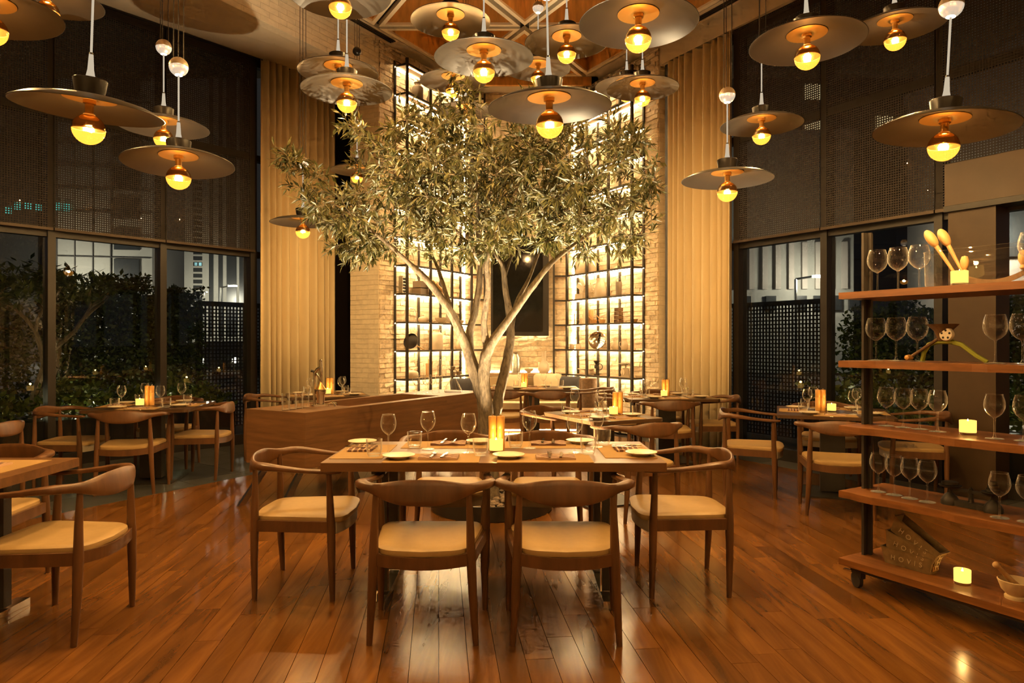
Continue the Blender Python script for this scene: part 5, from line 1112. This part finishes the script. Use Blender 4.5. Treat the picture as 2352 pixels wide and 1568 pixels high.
# ---------------------------------------------------------------- outside the glass
MB().prism([(-300, -60), (300, -60), (300, 330), (-300, 330)], -0.3, -0.07).build('ground_outside', 'asphalt')['kind'] = 'structure'
def hedge(fn, ang, x0, x1, y, zb, zt, n, label, mat='hedge_leaf', dep=0.4, seed=1, name='hedge', ls=0.07):
    c = fn((x0+x1)/2, y); t = thing(name, label, 'hedge', (c[0], c[1], 0), ang); r = random.Random(seed); L_ = x1-x0; mb = MB(); st = MB()
    for k in range(n):
        x = r.uniform(-L_/2, L_/2); top = zt+0.16*math.sin(x*5+seed)*0.6+0.10*math.sin(x*13+seed*3); z = zb+(top-zb)*r.random()**0.8; yy = r.choice((-1, 1))*dep*abs(r.gauss(0, 0.5)) if False else r.uniform(-dep, dep)
        p = Vector((x, yy, z)); d = Vector((r.uniform(-1, 1), r.uniform(-1, 1), r.uniform(-0.4, 1))).normalized(); s = d.cross(Vector((r.uniform(-1, 1), r.uniform(-1, 1), r.uniform(-1, 1)))).normalized(); ln = ls*r.uniform(0.7, 1.3)
        mb.add([p, p+d*ln*0.5+s*ln*0.28, p+d*ln, p+d*ln*0.5-s*ln*0.28], [(0, 1, 2, 3)])
    tag(mb.build('foliage', mat, t), kind='stuff')
    for k in range(max(2, int(L_/0.5))):
        x = -L_/2+L_*(k+0.5)/max(2, int(L_/0.5)); MB().tube([(x, 0, 0.0), (x+r.uniform(-.1, .1), 0, zt*0.6), (x+r.uniform(-.2, .2), 0, zt*0.9)], [0.025, 0.018, 0.008], 6).build('stem', 'bark', t)
    MB().box((0, 0, zb/2+0.0), (L_, dep*2.1, max(zb, 0.1))).build('trough', 'frame_black', t)
    return t
hedge(wl, WL_A, -1.75, 0.22, 2.0, 0.45, 2.15, 20000, 'tall dark clipped hedge outside the left windows', seed=2)
hedge(wl, WL_A, -5.2, -1.85, 2.3, 0.40, 1.9, 18000, 'dark hedge outside the far left windows behind the bare trees', seed=3, name='hedge')
hedge(wl, WL_A, -5.0, 0.3, 1.15, 0.40, 0.72, 2600, 'low lit plants in a trough outside the left windows', 'low_leaf', 0.22, 5, 'low_planting', 0.09)
hedge(wr, WR_A, 0.15, 3.6, 2.0, 0.40, 1.75, 18000, 'leafy hedge outside the right windows', seed=7)
hedge(wr, WR_A, 0.1, 4.5, 1.2, 0.40, 0.75, 2200, 'low lit plants in a trough outside the right windows', 'low_leaf', 0.22, 8, 'low_planting', 0.09)
def garden_spot(fn, x, y, label):
    c = fn(x, y); t = thing('garden_light', label, 'spotlight', (c[0], c[1], 0.40), 0, 'garden lights')
    MB().lathe([(0.0005, 0), (0.03, 0), (0.03, 0.05), (0.02, 0.055), (0.0005, 0.055)], 12).build('housing', 'steel_black', t, True)
    ld = bpy.data.lights.new('garden_glow', 'POINT'); ld.energy = 4.0; ld.color = (1.0, 0.85, 0.5); ld.shadow_soft_size = 0.02
    lo = bpy.data.objects.new('garden_glow', ld); COL.objects.link(lo); lo.parent = t; lo.location = (0, 0, 0.10)
for x, l in ((-0.4, 'nearest the lattice'), (-1.6, 'below the clipped hedge'), (-2.9, 'below the forked tree')): garden_spot(wl, x, 1.45, 'small garden light outside the left windows, '+l)
for x, l in ((0.6, 'nearest the lattice'), (2.0, 'behind the trolley')): garden_spot(wr, x, 1.5, 'small garden light outside the right windows, '+l)
def bare_tree(fn, x, y, seed, label):
    c = fn(x, y); t = thing('garden_tree', label, 'tree', (c[0], c[1], 0)); r = random.Random(seed); mb = MB(); lf_ = MB()
    def grow(p, d, ln, rad, lv):
        q = p+d*ln; m_ = p.lerp(q, 0.5)+Vector((r.uniform(-1, 1), r.uniform(-1, 1), 0))*ln*0.10
        mb.tube([p, m_, q], [rad, rad*0.85, rad*0.72], 7, False)
        if lv == 0:
            for k in range(60):
                pp = q+Vector((r.gauss(0, .17), r.gauss(0, .17), r.gauss(0.04, .09))); dd = Vector((r.uniform(-1, 1), r.uniform(-1, 1), r.uniform(-.5, .6))).normalized(); s = dd.cross(Vector((0, 0, 1))).normalized()
                lf_.add([pp, pp+dd*0.07+s*0.025, pp+dd*0.14, pp+dd*0.07-s*0.025], [(0, 1, 2, 3)])
            return
        for k in range(2 if lv > 1 else 3):
            dd = (d+Vector((r.uniform(-.8, .8), r.uniform(-.8, .8), r.uniform(-.1, .5)))).normalized(); grow(q, dd, ln*0.72, rad*0.68, lv-1)
    for k in range(2): grow(Vector((0, 0, 0.3)), Vector((r.uniform(-.5, .5), r.uniform(-.3, .3), 1)).normalized(), 0.75, 0.055, 3)
    mb.build('trunk', 'bark', t, True); tag(lf_.build('foliage', 'hedge_leaf', t), kind='stuff')
bare_tree(wl, -2.75, 1.6, 1, 'forked garden tree outside, nearest the left picture edge')
bare_tree(wl, -2.0, 1.7, 6, 'slender garden tree outside, beside the clipped hedge')
def lattice(fn, ang, x0, x1, y, zt, per, label):
    c = fn((x0+x1)/2, y); t = thing('lattice_screen', label, 'screen', (c[0], c[1], 0), ang); w = x1-x0; mb = MB(); b = per*0.36
    for k in range(int(w/per)+1): mb.box((-w/2+k*per, 0, zt/2), (b, 0.02, zt))
    for k in range(int(zt/per)+1): mb.box((0, 0.004, k*per), (w, 0.02, b))
    tag(mb.build('bars', 'frame_black', t), kind='stuff')
    for xx in (-w/2, w/2): MB().box((xx, 0, zt/2), (0.06, 0.05, zt+0.04)).build('frame_post', 'frame_black', t)
    MB().box((0, 0, zt+0.02), (w, 0.05, 0.06)).build('frame_rail', 'frame_black', t)
lattice(wl, WL_A, 0.29, 1.75, 2.0, 1.93, 0.058, 'black square lattice screen outside the left windows')
lattice(wr, WR_A, -1.9, 0.02, 1.7, 1.88, 0.055, 'black square lattice screen outside the right windows')
# street furniture and buildings
def street_lamp(x, y, h, label, e=350):
    t = thing('street_lamp', label, 'street lamp', (x, y, 0), 0, 'street lamps'); MB().tube([(0, 0, 0), (0, 0, h)], [0.09, 0.06], 8).build('pole', 'steel', t, True); MB().tube([(0, 0, h), (0.7, -0.2, h+0.1)], 0.045, 6).build('arm', 'steel', t, True)
    MB().box((0.85, -0.25, h+0.09), (0.5, 0.2, 0.09)).build('lamp_head', 'street_light', t)
    ld = bpy.data.lights.new('street_glow', 'POINT'); ld.energy = e; ld.color = (1.0, 0.88, 0.68); ld.shadow_soft_size = 0.2
    lo = bpy.data.objects.new('street_glow', ld); COL.objects.link(lo); lo.parent = t; lo.location = (0.85, -0.25, h-0.15)
street_lamp(-18.4, 44, 4.75, 'street lamp shining beside the pale tower at left', 432)
street_lamp(11.6, 28.5, 3.9, 'street lamp shining through the right window', 130)
street_lamp(-27.5, 41, 5.0, 'street lamp hidden behind the hedge before the panelled office block', 748)
street_lamp(15.0, 23.0, 5.0, 'street lamp behind the trolley lighting the cream building', 316)
street_lamp(-98.0, 222, 17.0, 'street lamp at the foot of the pale tower', 14000)
def building(name, x, y, w, d, h, mat, label, wins, rz=0.0):
    """wins: (x, z, w, h, material) on the face towards the room"""
    t = thing(name, label, 'building', (x, y, 0), rz); MB().box((0, d/2, h/2), (w, d, h)).build('walls', mat, t)
    for wx, wz, ww, wh, m_ in wins: MB().box((wx, -0.05, wz), (ww, 0.2, wh)).build('window', m_, t)
    MB().box((0, d/2, h+0.2), (w+0.3, d+0.3, 0.4)).build('parapet', mat, t)
    return t
r = random.Random(31)
wins = [(1.6, 2+2.0*k, 1.5, 1.4, 'window_dark') for k in range(14)]
wins += [(-3+1.05*i+0.5, 15, 0.05, 30, 'building_dark') for i in range(4)]+[(0, 1+1.45*k, 6.0, 0.04, 'building_dark') for k in range(20)]
building('office_block', -26.6, 45, 6.2, 8, 30, 'building_pale', 'pale panelled office block seen above the hedge', wins, 0.2)
wins = [(-5+1.1*i, 2.5+2.2*k, 0.9, 0.12 if r.random() < 0.4 else 1.7, 'window_lit_cool' if r.random() < 0.10 else ('window_lit_warm' if r.random() < 0.06 else 'window_dark')) for i in range(9) for k in range(7)]
building('office_block', -40.0, 45, 16, 10, 26, 'building_dark', 'dark office block at the left picture edge', [(-6+1.3*i, 3+2.0*k, 1.1, 0.10, 'window_lit_warm' if r.random() < 0.12 else 'building_pale') for i in range(8) for k in range(8)], 0.35)
wins = []
for k in range(26): wins += [(1.2, 10+2.0*k, 2.9, 1.3, 'window_dark')]+([(0.6, 10+2.0*k, 0.9, 1.1, 'window_lit_cool'), (2.0, 10+2.0*k, 0.9, 1.1, 'window_lit_cool')] if k == 9 else [])
wins += [(xx, 62, ww, 118, 'window_dark') for xx, ww in ((-15.5, 1.2), (-12.6, 1.5), (-8.7, 3.0), (-5.1, 1.5), (5.6, 1.5), (8.7, 1.5), (12.3, 3.3), (15.6, 1.5))]
building('tower', -109.5, 240, 37.5, 30, 124, 'building_pale', 'pale high-rise tower with dark window strips', wins, 0.15)
building('tower', -31.5, 110, 9, 12, 44, 'building_dark', 'grey distant tower right of the pale one', [(-3+1.2*i, 4+3*k, 0.8, 1.4, 'window_dark') for i in range(6) for k in range(9)])
wins = [(-1.9+1.05*k if k < 2 else -0.3+0.72*(k-1), 3.0, 0.42, 0.62, 'window_dark') for k in range(6)]
building('apartment_block', 12.0, 30, 5.2, 6, 10, 'building_pale', 'pale block with a row of small windows seen through right window', wins+[(-2.2+0.55*k, 4.6, 0.22, 2.0, 'building_cream') for k in range(9)], -0.1)
building('cream_building', 18.2, 23, 6.4, 8, 12, 'building_cream', 'cream building behind the trolley wine glasses', [(-1.5+1.5*k, 5.3, 0.9, 2.2, 'window_dark') for k in range(3)]+[(0, 3.2, 6.4, 0.06, 'window_dark'), (0, 2.9, 6.4, 0.05, 'window_dark')], -0.35)
building('tower', 34, 70, 26, 12, 40, 'building_dark', 'dark office tower behind the right blinds', [(-11+2.4*i, 4+3.2*k, 1.7, 1.5, 'window_lit_warm' if r.random() < 0.10 else 'window_dark') for i in range(9) for k in range(10)])
sg = thing('shop_sign', 'cyan illuminated sign glowing through the left blind', 'sign', (-30.0, 44, 9.7), 0.25)
for k in range(7): MB().box((-1.6+0.55*k, 0, r.uniform(-.2, .3)), (0.38, 0.05, 0.45)).build('sign_panel', 'sign_cyan', sg)
rs_ = thing('road_sign', 'brown direction sign above the left lattice screen', 'sign', (-10.3, 33, 3.4), 0.1)
MB().box((0, 0, 0), (2.2, 0.06, 0.32)).build('board', 'rusty_iron', rs_)
for k in (-0.9, 0.9): MB().tube([(k, 0.05, -3.4), (k, 0.05, -0.1)], 0.05, 6).build('pole', 'steel', rs_)
def car(x, y, rz, label):
    t = thing('car', label, 'car', (x, y, -0.07), rz, 'cars on the street')
    prof = [(-2.1, 0.35), (2.1, 0.35), (2.15, 0.75), (1.9, 0.95), (1.0, 1.0), (0.45, 1.42), (-1.1, 1.45), (-1.9, 1.0), (-2.15, 0.9)]
    MB().rings([[(a, -0.85, b) for a, b in prof], [(a, 0.85, b) for a, b in prof]]).build('body', 'building_dark', t)
    for a in (-1.35, 1.35):
        for b in (-0.82, 0.82): MB().lathe([(0.0005, -0.1), (0.33, -0.1), (0.33, 0.1), (0.0005, 0.1)], 16).xf(Matrix.Translation((a, b, 0.33)) @ Matrix.Rotation(math.pi/2, 4, 'X')).build('wheel', 'rubber', t)
    for b in (-0.6, 0.6): MB().sphere((2.12, b, 0.72), 0.11, 8, 6).build('headlight', 'headlight', t, True)
car(-11.3, 28.0, math.radians(-80), 'dark car with bright headlights beside the left lattice screen')
car(-8.6, 30.5, math.radians(-95), 'dark car with headlights behind the left lattice screen')
ts = thing('traffic_signal', 'green traffic light on a pole beside the hedge', 'traffic light', (-11.6, 25.0, -0.07))
MB().tube([(0, 0, 0), (0, 0, 1.75)], 0.05, 8).build('pole', 'steel', ts)
MB().box((0, 0, 2.1), (0.3, 0.2, 0.75)).build('housing', 'frame_black', ts)
MB().sphere((0, -0.08, 1.95), 0.10, 10, 6).build('green_lens', 'signal_green', ts, True)
